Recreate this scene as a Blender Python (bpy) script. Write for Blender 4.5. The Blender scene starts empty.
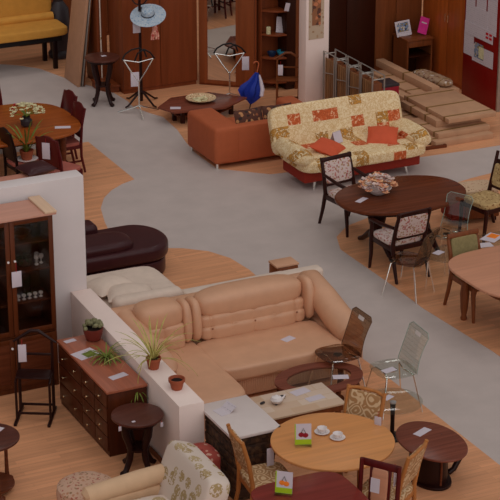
import bpy, bmesh, math, random
from mathutils import Vector, Matrix
S = bpy.context.scene
COL = S.collection
R = math.radians
random.seed(11)
PI = math.pi

# ------------------------------------------------------------------ mesh helpers
class MB:
    """collects shapes and links them as ONE mesh object"""
    def __init__(s):
        s.bm = bmesh.new()
    def add(s, tb, T=None, mi=0):
        if T is not None:
            bmesh.ops.transform(tb, matrix=T, verts=tb.verts)
        for f in tb.faces:
            f.material_index = mi
        me = bpy.data.meshes.new('t')
        tb.to_mesh(me); tb.free()
        s.bm.from_mesh(me)
        bpy.data.meshes.remove(me)
        return s
    def box(s, x0, x1, y0, y1, z0, z1, r=0.0, seg=2, T=None, mi=0):
        tb = bmesh.new()
        bmesh.ops.create_cube(tb, size=1)
        bmesh.ops.scale(tb, vec=(abs(x1-x0), abs(y1-y0), abs(z1-z0)), verts=tb.verts)
        bmesh.ops.translate(tb, vec=((x0+x1)/2, (y0+y1)/2, (z0+z1)/2), verts=tb.verts)
        if r > 0:
            r = min(r, .49*min(abs(x1-x0), abs(y1-y0), abs(z1-z0)))
            bmesh.ops.bevel(tb, geom=list(tb.edges), offset=r, segments=seg, profile=.5, affect='EDGES', clamp_overlap=True)
        return s.add(tb, T, mi)
    def pil(s, c, size, n=4.0, cuts=9, T=None, sag=0.0, pinch=None):
        """pillow / cushion: superellipsoid of the given full size"""
        tb = bmesh.new()
        bmesh.ops.create_cube(tb, size=2)
        bmesh.ops.subdivide_edges(tb, edges=list(tb.edges), cuts=cuts, use_grid_fill=True)
        hx, hy, hz = size[0]/2, size[1]/2, size[2]/2
        for v in tb.verts:
            x, y, z = [math.sin(q*PI/2) if abs(q) < 1 else q for q in v.co]
            d = (abs(x)**n+abs(y)**n+abs(z)**n)**(1/n)
            v.co = Vector((x/d*hx, y/d*hy, z/d*hz))
            if pinch:                # shallow tufts along x
                f = 1-pinch[1]*max(0, math.cos(2*PI*v.co.x/pinch[0]))**5
                v.co.y *= f; v.co.z *= f
            if sag:
                v.co.z -= sag*(1-(x*x+y*y)/2)
        bmesh.ops.translate(tb, vec=c, verts=tb.verts)
        return s.add(tb, T)
    def tube(s, pts, r, seg=8, T=None, closed=False):
        pts = [Vector(p) for p in pts]
        n = len(pts)
        rr = r if isinstance(r, (list, tuple)) else [r]*n
        tb = bmesh.new()
        rings = []
        up = None
        for i, p in enumerate(pts):
            a = pts[i-1] if (i > 0 or closed) else p
            b = pts[(i+1) % n] if (i < n-1 or closed) else p
            d = (b-a).normalized() if (b-a).length > 1e-7 else Vector((0, 0, 1))
            if up is None:
                up = Vector((0, 0, 1)) if abs(d.z) < .9 else Vector((1, 0, 0))
            sx = d.cross(up)
            if sx.length < 1e-5:
                sx = d.orthogonal()
            sx.normalize()
            up = sx.cross(d).normalized()
            rings.append([tb.verts.new(p+(sx*math.cos(2*PI*k/seg)+up*math.sin(2*PI*k/seg))*rr[i]) for k in range(seg)])
        m = n if closed else n-1
        for i in range(m):
            A, B = rings[i], rings[(i+1) % n]
            for k in range(seg):
                tb.faces.new((A[k], A[(k+1) % seg], B[(k+1) % seg], B[k]))
        if not closed:
            tb.faces.new(rings[0][::-1]); tb.faces.new(rings[-1])
        bmesh.ops.recalc_face_normals(tb, faces=tb.faces)
        return s.add(tb, T)
    def lat(s, prof, c=(0, 0, 0), seg=24, T=None, sx=1.0, sy=1.0):
        tb = bmesh.new()
        rings = []
        for (r, z) in prof:
            r = max(r, 1e-4)
            rings.append([tb.verts.new((c[0]+sx*r*math.cos(2*PI*k/seg), c[1]+sy*r*math.sin(2*PI*k/seg), c[2]+z)) for k in range(seg)])
        for A, B in zip(rings, rings[1:]):
            for k in range(seg):
                tb.faces.new((A[k], A[(k+1) % seg], B[(k+1) % seg], B[k]))
        tb.faces.new(rings[0][::-1]); tb.faces.new(rings[-1])
        bmesh.ops.remove_doubles(tb, verts=tb.verts, dist=2e-4)
        bmesh.ops.recalc_face_normals(tb, faces=tb.faces)
        return s.add(tb, T)
    def pri(s, out, z0, z1, r=0.0, seg=2, T=None, mi=0):
        """outline in x,y extruded z0..z1"""
        tb = bmesh.new()
        lo = [tb.verts.new((x, y, z0)) for x, y in out]
        hi = [tb.verts.new((x, y, z1)) for x, y in out]
        n = len(out)
        tb.faces.new(lo[::-1]); tb.faces.new(hi)
        for k in range(n):
            tb.faces.new((lo[k], lo[(k+1) % n], hi[(k+1) % n], hi[k]))
        bmesh.ops.recalc_face_normals(tb, faces=tb.faces)
        if r > 0:
            es = [e for e in tb.edges if abs(e.verts[0].co.z-e.verts[1].co.z) < 1e-6]
            bmesh.ops.bevel(tb, geom=es, offset=r, segments=seg, profile=.5, affect='EDGES', clamp_overlap=True)
        return s.add(tb, T, mi)
    def cush(s, size, T=None, k=13, pw=.5, conc=.05):
        """square scatter cushion: pointed corners, pinched seams"""
        tb = bmesh.new()
        top, bot = [], []
        for j in range(k):
            rt, rb = [], []
            for i in range(k):
                x, y = 2*i/(k-1)-1, 2*j/(k-1)-1
                h = max(0, (1-x*x)*(1-y*y))**pw
                px, py = x*(1-conc*(1-y*y)), y*(1-conc*(1-x*x))
                P = (px*size[0]/2, py*size[1]/2)
                if h < 1e-6:
                    v = tb.verts.new((*P, 0)); rt.append(v); rb.append(v)
                else:
                    rt.append(tb.verts.new((*P, h*size[2]/2))); rb.append(tb.verts.new((*P, -h*size[2]/2)))
            top.append(rt); bot.append(rb)
        for j in range(k-1):
            for i in range(k-1):
                tb.faces.new((top[j][i], top[j][i+1], top[j+1][i+1], top[j+1][i]))
                tb.faces.new((bot[j][i], bot[j+1][i], bot[j+1][i+1], bot[j][i+1]))
        bmesh.ops.recalc_face_normals(tb, faces=tb.faces)
        return s.add(tb, T)
    def leaf(s, base, direction, length, width, droop=.4, seg=5, th=.0015):
        """a bent strap leaf with thickness"""
        b = Vector(base); d = Vector(direction).normalized()
        side = d.cross(Vector((0, 0, 1)))
        side = side.normalized() if side.length > 1e-4 else Vector((1, 0, 0))
        tb = bmesh.new(); L = []
        p = b.copy()
        for i in range(seg+1):
            t = i/seg
            w = width*(.45+.9*t)*(1-t)**.6+.0008 if t < 1 else .0008
            nrm = side.cross(d).normalized()
            L.append([tb.verts.new(p-side*w), tb.verts.new(p+nrm*th+side*0), tb.verts.new(p+side*w), tb.verts.new(p-nrm*th)])
            d = (d+Vector((0, 0, -droop/seg*(1+t)))).normalized()
            p = p+d*length/seg
        for A, B in zip(L, L[1:]):
            for k in range(4):
                tb.faces.new((A[k], A[(k+1) % 4], B[(k+1) % 4], B[k]))
        tb.faces.new(L[0]); tb.faces.new(L[-1][::-1])
        bmesh.ops.recalc_face_normals(tb, faces=tb.faces)
        return s.add(tb)
    def build(s, name, mat, parent=None, smooth=True, angle=38):
        me = bpy.data.meshes.new(name)
        s.bm.to_mesh(me); s.bm.free()
        for m in (mat if isinstance(mat, (list, tuple)) else [mat]):
            me.materials.append(m)
        if smooth:
            for p in me.polygons:
                p.use_smooth = True
            me.set_sharp_from_angle(angle=R(angle))
        o = bpy.data.objects.new(name, me)
        COL.objects.link(o)
        if parent is not None:
            o.parent = parent
        return o

def sell(a, b, n=2.0, seg=48, cx=0, cy=0):
    out = []
    for k in range(seg):
        t = 2*PI*k/seg
        c, s_ = math.cos(t), math.sin(t)
        out.append((cx+a*math.copysign(abs(c)**(2/n), c), cy+b*math.copysign(abs(s_)**(2/n), s_)))
    return out
def arc(c, r, a0, a1, n=10, plane='xz'):
    pts = []
    for i in range(n+1):
        t = R(a0+(a1-a0)*i/n)
        x, y = r*math.cos(t), r*math.sin(t)
        pts.append((c[0]+x, c[1], c[2]+y) if plane == 'xz' else (c[0], c[1]+x, c[2]+y) if plane == 'yz' else (c[0]+x, c[1]+y, c[2]))
    return pts
def TR(x=0, y=0, z=0, rx=0, ry=0, rz=0):
    return Matrix.Translation((x, y, z)) @ Matrix.Rotation(R(rz), 4, 'Z') @ Matrix.Rotation(R(ry), 4, 'Y') @ Matrix.Rotation(R(rx), 4, 'X')

def tag(o, label, cat, group=None):
    o['label'] = label; o['category'] = cat
    if group: o['group'] = group
    return o
def thing(name, label, cat, u, v, rot=0, z=0, group=None):
    o = bpy.data.objects.new(name, None)
    o.empty_display_size = .1
    COL.objects.link(o)
    o.location = (u, v, z); o.rotation_euler = (0, 0, R(rot))
    return tag(o, label, cat, group)
def single(name, mb, mat, label, cat, loc=(0, 0, 0), rot=0, group=None):
    o = mb.build(name, mat)
    o.location = loc; o.rotation_euler = (0, 0, R(rot))
    return tag(o, label, cat, group)
def struct(name, mb, mat, parent=None):
    o = mb.build(name, mat, parent)
    if parent is None: o['kind'] = 'structure'
    return o

# ------------------------------------------------------------------ materials
GAIN = 1.75
def lin(c, g=None):
    g = GAIN if g is None else g
    out = []
    for q in c:
        q = q/255
        q = q/12.92 if q <= .04045 else ((q+.055)/1.055)**2.4
        out.append(min(.9, q*g))
    return (*out, 1)
def new(name):
    m = bpy.data.materials.new(name); m.use_nodes = True
    nt = m.node_tree
    return m, nt, nt.nodes['Principled BSDF']
def nd(nt, typ, **kw):
    n = nt.nodes.new(typ)
    for k, v in kw.items():
        if k in n.inputs: n.inputs[k].default_value = v
        else: setattr(n, k, v)
    return n
def coords(nt, scale=(1, 1, 1), rot=(0, 0, 0), kind='Object'):
    tc = nd(nt, 'ShaderNodeTexCoord'); mp = nd(nt, 'ShaderNodeMapping')
    mp.inputs['Scale'].default_value = scale; mp.inputs['Rotation'].default_value = [R(a) for a in rot]
    nt.links.new(tc.outputs[kind], mp.inputs['Vector'])
    return mp.outputs['Vector']
def ramp(nt, fac, stops, interp='LINEAR'):
    r = nd(nt, 'ShaderNodeValToRGB'); r.color_ramp.interpolation = interp
    el = r.color_ramp.elements
    while len(el) < len(stops): el.new(.5)
    for e, (p, c) in zip(el, stops): e.position = p; e.color = c
    nt.links.new(fac, r.inputs['Fac'])
    return r.outputs['Color']
def bump(nt, b, h, strength=.2, dist=.01):
    n = nd(nt, 'ShaderNodeBump', Strength=strength, Distance=dist)
    nt.links.new(h, n.inputs['Height']); nt.links.new(n.outputs['Normal'], b.inputs['Normal'])
def sc(c, f): return (min(1, c[0]*f), min(1, c[1]*f), min(1, c[2]*f), 1)

def solid(name, rgb, rough=.5, metal=0, var=.1, scale=9, bmp=.0, spec=.25, g=None):
    m, nt, b = new(name)
    c = lin(rgb, g)
    v = coords(nt)
    n = nd(nt, 'ShaderNodeTexNoise', Scale=scale, Detail=3)
    nt.links.new(v, n.inputs['Vector'])
    nt.links.new(ramp(nt, n.outputs['Fac'], [(.3, sc(c, 1-var)), (.7, sc(c, 1+var))]), b.inputs['Base Color'])
    b.inputs['Roughness'].default_value = rough; b.inputs['Metallic'].default_value = metal
    b.inputs['Specular IOR Level'].default_value = spec
    if bmp: 
        n2 = nd(nt, 'ShaderNodeTexNoise', Scale=scale*22, Detail=2); nt.links.new(v, n2.inputs['Vector'])
        bump(nt, b, n2.outputs['Fac'], bmp, .004)
    return m
def wood(name, rgb, rough=.35, axis=0, var=.28, fine=26, g=None, spec=.22):
    m, nt, b = new(name)
    c = lin(rgb, g)
    s = [fine]*3; s[axis] = fine/18
    v = coords(nt, s)
    n = nd(nt, 'ShaderNodeTexNoise', Scale=1, Detail=4, Distortion=.6)
    nt.links.new(v, n.inputs['Vector'])
    nt.links.new(ramp(nt, n.outputs['Fac'], [(.25, sc(c, 1-var)), (.5, c), (.75, sc(c, 1+var))]), b.inputs['Base Color'])
    b.inputs['Roughness'].default_value = rough
    b.inputs['Specular IOR Level'].default_value = spec
    return m
def spots(name, base, cols, scale=18, size=.38, rough=.8, rnd=1.0, veins=0):
    """small sprigs of the given colours on a plain cloth"""
    m, nt, b = new(name)
    v = coords(nt)
    no = nd(nt, 'ShaderNodeTexNoise', Scale=scale*1.5, Detail=2); nt.links.new(v, no.inputs['Vector'])
    ad = nd(nt, 'ShaderNodeMixRGB', blend_type='ADD'); ad.inputs['Fac'].default_value = .04
    nt.links.new(v, ad.inputs['Color1']); nt.links.new(no.outputs['Color'], ad.inputs['Color2'])
    vo = nd(nt, 'ShaderNodeTexVoronoi', Scale=scale, Randomness=rnd)
    nt.links.new(ad.outputs['Color'], vo.inputs['Vector'])
    sep = nd(nt, 'ShaderNodeSeparateColor'); nt.links.new(vo.outputs['Color'], sep.inputs['Color'])
    k = len(cols)
    cc = ramp(nt, sep.outputs['Red'], [(i/k, lin(c)) for i, c in enumerate(cols)], 'CONSTANT')
    lt = nd(nt, 'ShaderNodeMath', operation='LESS_THAN'); lt.inputs[1].default_value = size
    nt.links.new(vo.outputs['Distance'], lt.inputs[0])
    if veins:                        # broken up into leaf veins
        n3 = nd(nt, 'ShaderNodeTexNoise', Scale=veins, Detail=2); nt.links.new(v, n3.inputs['Vector'])
        g3 = nd(nt, 'ShaderNodeMath', operation='GREATER_THAN'); g3.inputs[1].default_value = .44; nt.links.new(n3.outputs['Fac'], g3.inputs[0])
        m3 = nd(nt, 'ShaderNodeMath', operation='MULTIPLY'); nt.links.new(lt.outputs[0], m3.inputs[0]); nt.links.new(g3.outputs[0], m3.inputs[1]); lt = m3
    mx = nd(nt, 'ShaderNodeMixRGB'); mx.inputs['Color1'].default_value = lin(base)
    nt.links.new(lt.outputs[0], mx.inputs['Fac']); nt.links.new(cc, mx.inputs['Color2'])
    nt.links.new(mx.outputs['Color'], b.inputs['Base Color'])
    b.inputs['Roughness'].default_value = rough
    return m
def scrolls(name, base, line, scale=7, freq=26, rough=.7):
    """curling scroll ornament woven into cloth"""
    m, nt, b = new(name)
    v = coords(nt)
    vo = nd(nt, 'ShaderNodeTexVoronoi', Scale=scale, Randomness=.7); nt.links.new(v, vo.inputs['Vector'])
    no = nd(nt, 'ShaderNodeTexNoise', Scale=scale*1.1, Detail=1); nt.links.new(v, no.inputs['Vector'])
    mu = nd(nt, 'ShaderNodeMath', operation='MULTIPLY_ADD'); mu.inputs[1].default_value = .9
    nt.links.new(no.outputs['Fac'], mu.inputs[0]); nt.links.new(vo.outputs['Distance'], mu.inputs[2])
    m2 = nd(nt, 'ShaderNodeMath', operation='MULTIPLY'); m2.inputs[1].default_value = freq
    nt.links.new(mu.outputs[0], m2.inputs[0])
    si = nd(nt, 'ShaderNodeMath', operation='SINE'); nt.links.new(m2.outputs[0], si.inputs[0])
    nt.links.new(ramp(nt, si.outputs[0], [(.1, lin(base)), (.45, lin(line))]), b.inputs['Base Color'])
    b.inputs['Roughness'].default_value = rough
    return m
def patch(name, base, gold, orange, vein, scale=5.0, axes=(0, 2)):
    """patchwork of squares, some cream, some golden flowers, some orange"""
    m, nt, b = new(name)
    tc = nd(nt, 'ShaderNodeTexCoord')
    sx = nd(nt, 'ShaderNodeSeparateXYZ'); nt.links.new(tc.outputs['Object'], sx.inputs[0])
    ad = nd(nt, 'ShaderNodeMath', operation='ADD')       # v + z, so the grid bends from back to seat
    nt.links.new(sx.outputs[1], ad.inputs[0]); nt.links.new(sx.outputs[2], ad.inputs[1])
    cm = nd(nt, 'ShaderNodeCombineXYZ')
    nt.links.new(sx.outputs[0], cm.inputs[0]); nt.links.new(ad.outputs[0], cm.inputs[1])
    mp = nd(nt, 'ShaderNodeMapping'); mp.inputs['Scale'].default_value = (scale, scale, 1)
    nt.links.new(cm.outputs[0], mp.inputs['Vector'])
    fl = nd(nt, 'ShaderNodeVectorMath', operation='FLOOR'); nt.links.new(mp.outputs[0], fl.inputs[0])
    wn = nd(nt, 'ShaderNodeTexWhiteNoise', noise_dimensions='3D'); nt.links.new(fl.outputs[0], wn.inputs['Vector'])
    no = nd(nt, 'ShaderNodeTexNoise', Scale=22, Detail=3, Distortion=1.2); nt.links.new(tc.outputs['Object'], no.inputs['Vector'])
    cream = ramp(nt, no.outputs['Fac'], [(.40, lin(base)), (.50, lin(vein)), (.58, lin(base))])
    flower = ramp(nt, no.outputs['Fac'], [(.38, lin(gold)), (.52, sc(lin(gold), .55)), (.62, lin(base))])
    org = ramp(nt, no.outputs['Fac'], [(.35, sc(lin(orange), .7)), (.55, lin(orange)), (.72, lin(base))])
    f1 = nd(nt, 'ShaderNodeMath', operation='GREATER_THAN'); f1.inputs[1].default_value = .72
    f2 = nd(nt, 'ShaderNodeMath', operation='GREATER_THAN'); f2.inputs[1].default_value = .88
    nt.links.new(wn.outputs['Value'], f1.inputs[0]); nt.links.new(wn.outputs['Value'], f2.inputs[0])
    a = nd(nt, 'ShaderNodeMixRGB'); c = nd(nt, 'ShaderNodeMixRGB')
    nt.links.new(f1.outputs[0], a.inputs['Fac']); nt.links.new(cream, a.inputs['Color1']); nt.links.new(flower, a.inputs['Color2'])
    nt.links.new(f2.outputs[0], c.inputs['Fac']); nt.links.new(a.outputs[0], c.inputs['Color1']); nt.links.new(org, c.inputs['Color2'])
    nt.links.new(c.outputs[0], b.inputs['Base Color'])
    b.inputs['Roughness'].default_value = .85
    return m
def clear(name, tint, gloss=.12, edge=.3):
    """thin transparent plastic or glass"""
    m, nt, b = new(name)
    nt.nodes.remove(b)
    out = [n for n in nt.nodes if n.type == 'OUTPUT_MATERIAL'][0]
    tr = nd(nt, 'ShaderNodeBsdfTransparent'); tr.inputs['Color'].default_value = (*tint, 1)
    gl = nd(nt, 'ShaderNodeBsdfGlossy', Roughness=.06); gl.inputs['Color'].default_value = (.9, .9, .9, 1)
    lw = nd(nt, 'ShaderNodeLayerWeight', Blend=.25)
    mu = nd(nt, 'ShaderNodeMath', operation='MULTIPLY_ADD'); mu.inputs[1].default_value = edge; mu.inputs[2].default_value = gloss*.35
    nt.links.new(lw.outputs['Facing'], mu.inputs[0])
    mx = nd(nt, 'ShaderNodeMixShader')
    nt.links.new(mu.outputs[0], mx.inputs['Fac']); nt.links.new(tr.outputs[0], mx.inputs[1]); nt.links.new(gl.outputs[0], mx.inputs[2])
    nt.links.new(mx.outputs[0], out.inputs['Surface'])
    return m
def laminate(name, rgb, rot=0):
    m, nt, b = new(name)
    c = lin(rgb)
    v = coords(nt, (1, 1, 1), (0, 0, rot))
    br = nd(nt, 'ShaderNodeTexBrick', Scale=1.0); br.offset = .37
    br.inputs['Brick Width'].default_value = 1.25; br.inputs['Row Height'].default_value = .065
    br.inputs['Mortar Size'].default_value = .0012
    br.inputs['Color1'].default_value = sc(c, .9); br.inputs['Color2'].default_value = sc(c, 1.1); br.inputs['Mortar'].default_value = sc(c, .7)
    nt.links.new(v, br.inputs['Vector'])
    mp = nd(nt, 'ShaderNodeMapping'); mp.inputs['Scale'].default_value = (1.6, 26, 1); nt.links.new(v, mp.inputs['Vector'])
    n = nd(nt, 'ShaderNodeTexNoise', Scale=1, Detail=4); nt.links.new(mp.outputs[0], n.inputs['Vector'])
    mx = nd(nt, 'ShaderNodeMixRGB', blend_type='MULTIPLY'); mx.inputs['Fac'].default_value = .8
    nt.links.new(br.outputs['Color'], mx.inputs['Color1'])
    nt.links.new(ramp(nt, n.outputs['Fac'], [(.3, (.8, .78, .75, 1)), (.7, (1, 1, 1, 1))]), mx.inputs['Color2'])
    nt.links.new(mx.outputs[0], b.inputs['Base Color'])
    b.inputs['Roughness'].default_value = .42; b.inputs['Specular IOR Level'].default_value = .3
    return m
def tiles(name, a, b_, mort):
    m, nt, b = new(name)
    v = coords(nt)
    br = nd(nt, 'ShaderNodeTexBrick', Scale=1.0); br.offset = .5
    br.inputs['Brick Width'].default_value = .30; br.inputs['Row Height'].default_value = .135
    br.inputs['Mortar Size'].default_value = .006; br.inputs['Bias'].default_value = -.1
    br.inputs['Color1'].default_value = lin(a); br.inputs['Color2'].default_value = lin(b_); br.inputs['Mortar'].default_value = lin(mort)
    nt.links.new(v, br.inputs['Vector']); nt.links.new(br.outputs['Color'], b.inputs['Base Color'])
    b.inputs['Roughness'].default_value = .45
    return m
def sheet(name, base, ink, lines=60, thr=.62, bands=True):
    """printed paper: rows of small grey print"""
    m, nt, b = new(name)
    v = coords(nt, (1, 1, 1))
    w = nd(nt, 'ShaderNodeTexWave', Scale=lines/6.3, wave_type='BANDS', bands_direction='Z' if bands else 'Y'); nt.links.new(v, w.inputs['Vector'])
    n = nd(nt, 'ShaderNodeTexNoise', Scale=90, Detail=1); nt.links.new(v, n.inputs['Vector'])
    mu = nd(nt, 'ShaderNodeMath', operation='MULTIPLY'); nt.links.new(w.outputs['Fac'], mu.inputs[0]); nt.links.new(n.outputs['Fac'], mu.inputs[1])
    nt.links.new(ramp(nt, mu.outputs[0], [(thr-.12, lin(base)), (thr, lin(ink))]), b.inputs['Base Color'])
    b.inputs['Roughness'].default_value = .7
    return m

M = dict(
    grey=solid('grey_vinyl', (150, 138, 133), .5, var=.05, scale=3, bmp=.03),
    lam=laminate('laminate', (176, 124, 90)),
    white=solid('white_plaster', (170, 160, 158), .85, var=.02, scale=4, bmp=.05),
    white2=solid('pinkish_white_brightened', (188, 170, 162), .85, var=.02, scale=4, bmp=.05),  # pinker white, brightened to stand in for light missing at low wall and pillar
    wall=solid('warm_wall', (90, 70, 60), .8, var=.05),
    dark=wood('dark_wood', (36, 11, 7), .28, 2),
    darkx=wood('dark_wood_across', (40, 14, 9), .25, 0),
    espresso=wood('espresso_wood', (28, 9, 7), .3, 2),
    top=wood('brown_table_wood', (92, 48, 36), .22, 0),
    mahog=wood('mahogany_wood', (78, 38, 22), .25, 0, spec=.12),
    red_wood=wood('red_mahogany', (100, 36, 30), .25, 0, .2),
    redframe=wood('red_frame_wood', (66, 14, 14), .3, 2, .2),
    ward=wood('wardrobe_wood', (96, 45, 22), .35, 2, .2, 14),
    wardlight=wood('wardrobe_frame_wood', (104, 52, 26), .35, 2, .2, 14),
    hall=wood('hall_dark_wood', (36, 10, 2), .4, 2, .15, 14),
    oakdoor=wood('cabinet_door_wood', (132, 64, 24), .3, 2, .2, 14),
    stooltop=wood('stool_top_wood', (66, 34, 26), .28, 0),
    palecorn=wood('pale_cornice_wood', (170, 142, 118), .5, 1, .08),
    chest=wood('chest_wood', (58, 24, 10), .3, 2, .3, 18),
    chesttop=wood('chest_top_wood', (128, 72, 52), .3, 1, .25, 18),
    case=wood('bookcase_wood', (70, 32, 14), .32, 2, .2, 16),
    caset=wood('bookcase_top_board', (155, 112, 96), .5, 0, .08, 16),
    orangew=wood('orange_table_wood', (120, 58, 20), .25, 0, .25, 12),
    oak=wood('light_oak', (168, 114, 69), .3, 0, .14, 14),
    beech=wood('reddish_beech', (158, 110, 86), .35, 0, .1, 14),
    honey=wood('honey_wood', (140, 88, 46), .35, 2, .2, 16),
    mid=wood('mid_brown_wood', (92, 48, 24), .35, 2, .2),
    slat=wood('slat_wood', (108, 74, 46), .5, 2, .4, 20),
    tan=solid('tan_board', (142, 104, 80), .6, var=.05),
    card=solid('cardboard', (146, 110, 84), .75, var=.08, scale=5),
    cardband=solid('cardboard_tape', (104, 76, 40), .5),
    beige=solid('beige_leather', (160, 119, 92), .48, spec=.6, var=.05, scale=6, bmp=.06),
    beigedark=solid('beige_piping', (110, 68, 46), .5),
    cream=solid('cream_fabric', (168, 151, 138), .75, var=.05, bmp=.08),
    yellow=solid('mustard_fabric', (155, 108, 44), .75, var=.06, bmp=.08),
    terra=solid('terracotta_fabric', (136, 68, 40), .7, var=.05, bmp=.08),
    orangebase=solid('rust_fabric', (112, 30, 18), .7, var=.06),
    rustpil=solid('rust_pillow_fabric', (160, 66, 40), .7, var=.06),
    leather=solid('dark_plum_leather', (46, 19, 21), .3, var=.1, bmp=.05),
    pinkseat=solid('dusty_pink_fabric', (130, 70, 60), .8),
    chrome=solid('chrome', (190, 185, 180), .18, 1, .02, g=1.9),
    steel=solid('grey_steel', (130, 124, 118), .35, .6, .05),
    brass=solid('brass', (170, 150, 120), .25, 1, .05),
    black=solid('black_rubber', (16, 12, 12), .5),
    blackw=wood('black_brown_wood', (16, 5, 5), .3, 2),
    paper=sheet('white_paper', (160, 150, 154), (120, 112, 118)),
    tagw=solid('tag_card', (160, 150, 156), .7, var=.02),
    redboard=solid('red_board', (100, 6, 5), .35, var=.05),
    redhead=solid('red_print', (150, 14, 24), .5),
    photo=spots('photo_print', (90, 100, 120), [(40, 40, 60), (150, 140, 130), (110, 90, 40)], 26, .5),
    magenta=solid('magenta_print', (170, 40, 110), .5),
    blue=solid('blue_nylon', (12, 32, 108), .5, var=.15),
    teal=solid('teal_plastic', (40, 120, 140), .4),
    navy=solid('navy_plastic', (16, 34, 60), .4),
    terracot=solid('terracotta_pot', (124, 62, 40), .7),
    potred=solid('red_brown_pot', (88, 34, 26), .45),
    soil=solid('soil', (26, 14, 10), .95, var=.4, scale=60),
    leaf=solid('leaf_green', (84, 92, 34), .55, var=.3, scale=14),
    leafy=solid('leaf_yellow_green', (140, 130, 70), .55, var=.25, scale=14),
    leafd=solid('leaf_dark', (40, 50, 24), .55, var=.3, scale=14),
    cactus=solid('succulent_grey_green', (96, 92, 66), .7, var=.3, scale=40),
    petal=spots('dried_petals', (176, 126, 96), [(150, 84, 60), (196, 150, 110)], 30, .45),
    daisy=solid('cream_petals', (164, 156, 122), .7, var=.2, scale=40),
    redbow=solid('red_ribbon', (130, 20, 28), .6),
    hatblue=spots('hat_straw', (128, 138, 148), [(90, 110, 130), (150, 150, 150)], 40, .4),
    doll=spots('doll_cloth', (170, 110, 96), [(150, 50, 44), (190, 150, 130)], 24, .5),
    china=solid('white_china', (180, 172, 170), .25, var=.02),
    plate=spots('woven_plate', (160, 132, 100), [(190, 170, 140), (100, 70, 40)], 26, .35),
    green=solid('lime_print', (130, 150, 20), .5),
    cherry=solid('dark_red_print', (110, 10, 24), .5),
    orangep=solid('orange_print', (190, 100, 30), .5),
    futon=patch('futon_patchwork', (184, 165, 132), (156, 108, 42), (158, 70, 28), (164, 132, 88)),
    floral=spots('floral_chair_cloth', (166, 148, 142), [(126, 70, 64), (136, 104, 74), (146, 88, 80)], 30, .42),
    sprig=spots('floral_cream_cloth', (160, 134, 108), [(120, 84, 60), (140, 90, 74)], 24, .28),
    ottoman=spots('pink_floral_cloth', (156, 124, 104), [(130, 66, 54), (110, 84, 56), (140, 96, 70)], 30, .36),
    leafcloth=spots('leaf_print_cloth', (168, 153, 142), [(132, 110, 74), (142, 122, 90)], 6.5, .44, rnd=.45, veins=46),
    redfloral=spots('red_floral_cloth', (126, 50, 40), [(160, 120, 104), (110, 34, 30)], 18, .33),
    brownpat=spots('brown_floral_cloth', (62, 30, 18), [(140, 96, 60), (30, 14, 10), (110, 60, 34)], 16, .42),
    scroll=scrolls('gold_scroll_cloth', (132, 96, 60), (166, 140, 108)),
    greenpad=solid('olive_cloth', (106, 94, 62), .8, var=.12, scale=30),
    goldpat=spots('ochre_pattern_cloth', (142, 116, 76), [(160, 136, 96), (104, 72, 40)], 30, .4),
    tile=tiles('pale_stone_tiles', (168, 148, 132), (154, 124, 98), (160, 136, 112)),
    tanarm=solid('tan_arm_fabric', (166, 136, 108), .75, var=.04),
    film=spots('printed_film', (128, 102, 80), [(96, 60, 44), (160, 148, 138), (110, 80, 50)], 18, .4),
    rattan=spots('brown_woven', (54, 32, 18), [(36, 20, 10), (70, 46, 26)], 22, .5),
    whitetop=solid('white_laminate', (168, 156, 152), .35, var=.02),
    mirror=solid('mirror_glass', (220, 214, 205), .02, 1, .0, g=1.0),
    poster=spots('poster_print', (146, 126, 106), [(124, 96, 70), (134, 106, 80)], 16, .3),
    postercentre=spots('poster_picture', (112, 70, 44), [(150, 90, 60), (70, 40, 30)], 14, .5),
    clearp=clear('clear_plastic', (.90, .93, .90)),
    smoke=clear('smoke_plastic', (.58, .46, .36), .12),
    pane=clear('cabinet_glass', (.78, .76, .74), .05, .1),
    gtop=clear('table_glass', (.88, .9, .87), .06, .2),
    stone=solid('dark_vase', (40, 34, 36), .4),
    cushpink=solid('pinkish_cushion', (140, 92, 76), .75),
)
# ------------------------------------------------------------------ the setting (store axes: x along the back wall, y into the depth)
fl = MB()
fl.box(-6, 26, 4, 36, -.06, 0)
ISL = [
    [(2, 10), (10.2, 10), (10.2, 17.6), (10.12, 19.5), (10.18, 20.9), (10.13, 21.35), (9.98, 21.68), (9.72, 21.92), (9.5, 22.03), (9.26, 22.2),
     (9.12, 22.5), (9.08, 22.8), (9.17, 23.22), (9.32, 23.74), (9.51, 24.09), (9.72, 24.33), (9.95, 24.5), (10.18, 24.6), (10.2, 26.4), (2, 26.6)],
    [(4, 31.4), (9.7, 31.25), (10.1, 31.06), (10.36, 30.8), (10.63, 30.57), (10.87, 30.25), (11.02, 29.7), (11.15, 29.2), (11.45, 28.7), (11.5, 28.0),
     (11.46, 27.67), (11.57, 27.27), (11.68, 26.99), (11.62, 26.33), (11.5, 25.75), (11.43, 25.29), (11.42, 24.5), (12.0, 23.95), (14.03, 23.66), (15.1, 23.6), (25, 23.4), (25, 35), (4, 35)],
    [(11.54, 21.0), (11.7, 21.4), (12.0, 21.68), (12.54, 21.88), (13.71, 22.35), (14.47, 22.55), (15.21, 22.66), (24, 22.7), (24, 12), (11.64, 12), (11.62, 17.5), (11.53, 18.9), (11.55, 19.6)],
]
for p in ISL:
    fl.pri(p, 0, .004, mi=1)
struct('floor', fl, [M['grey'], M['lam']])

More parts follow.
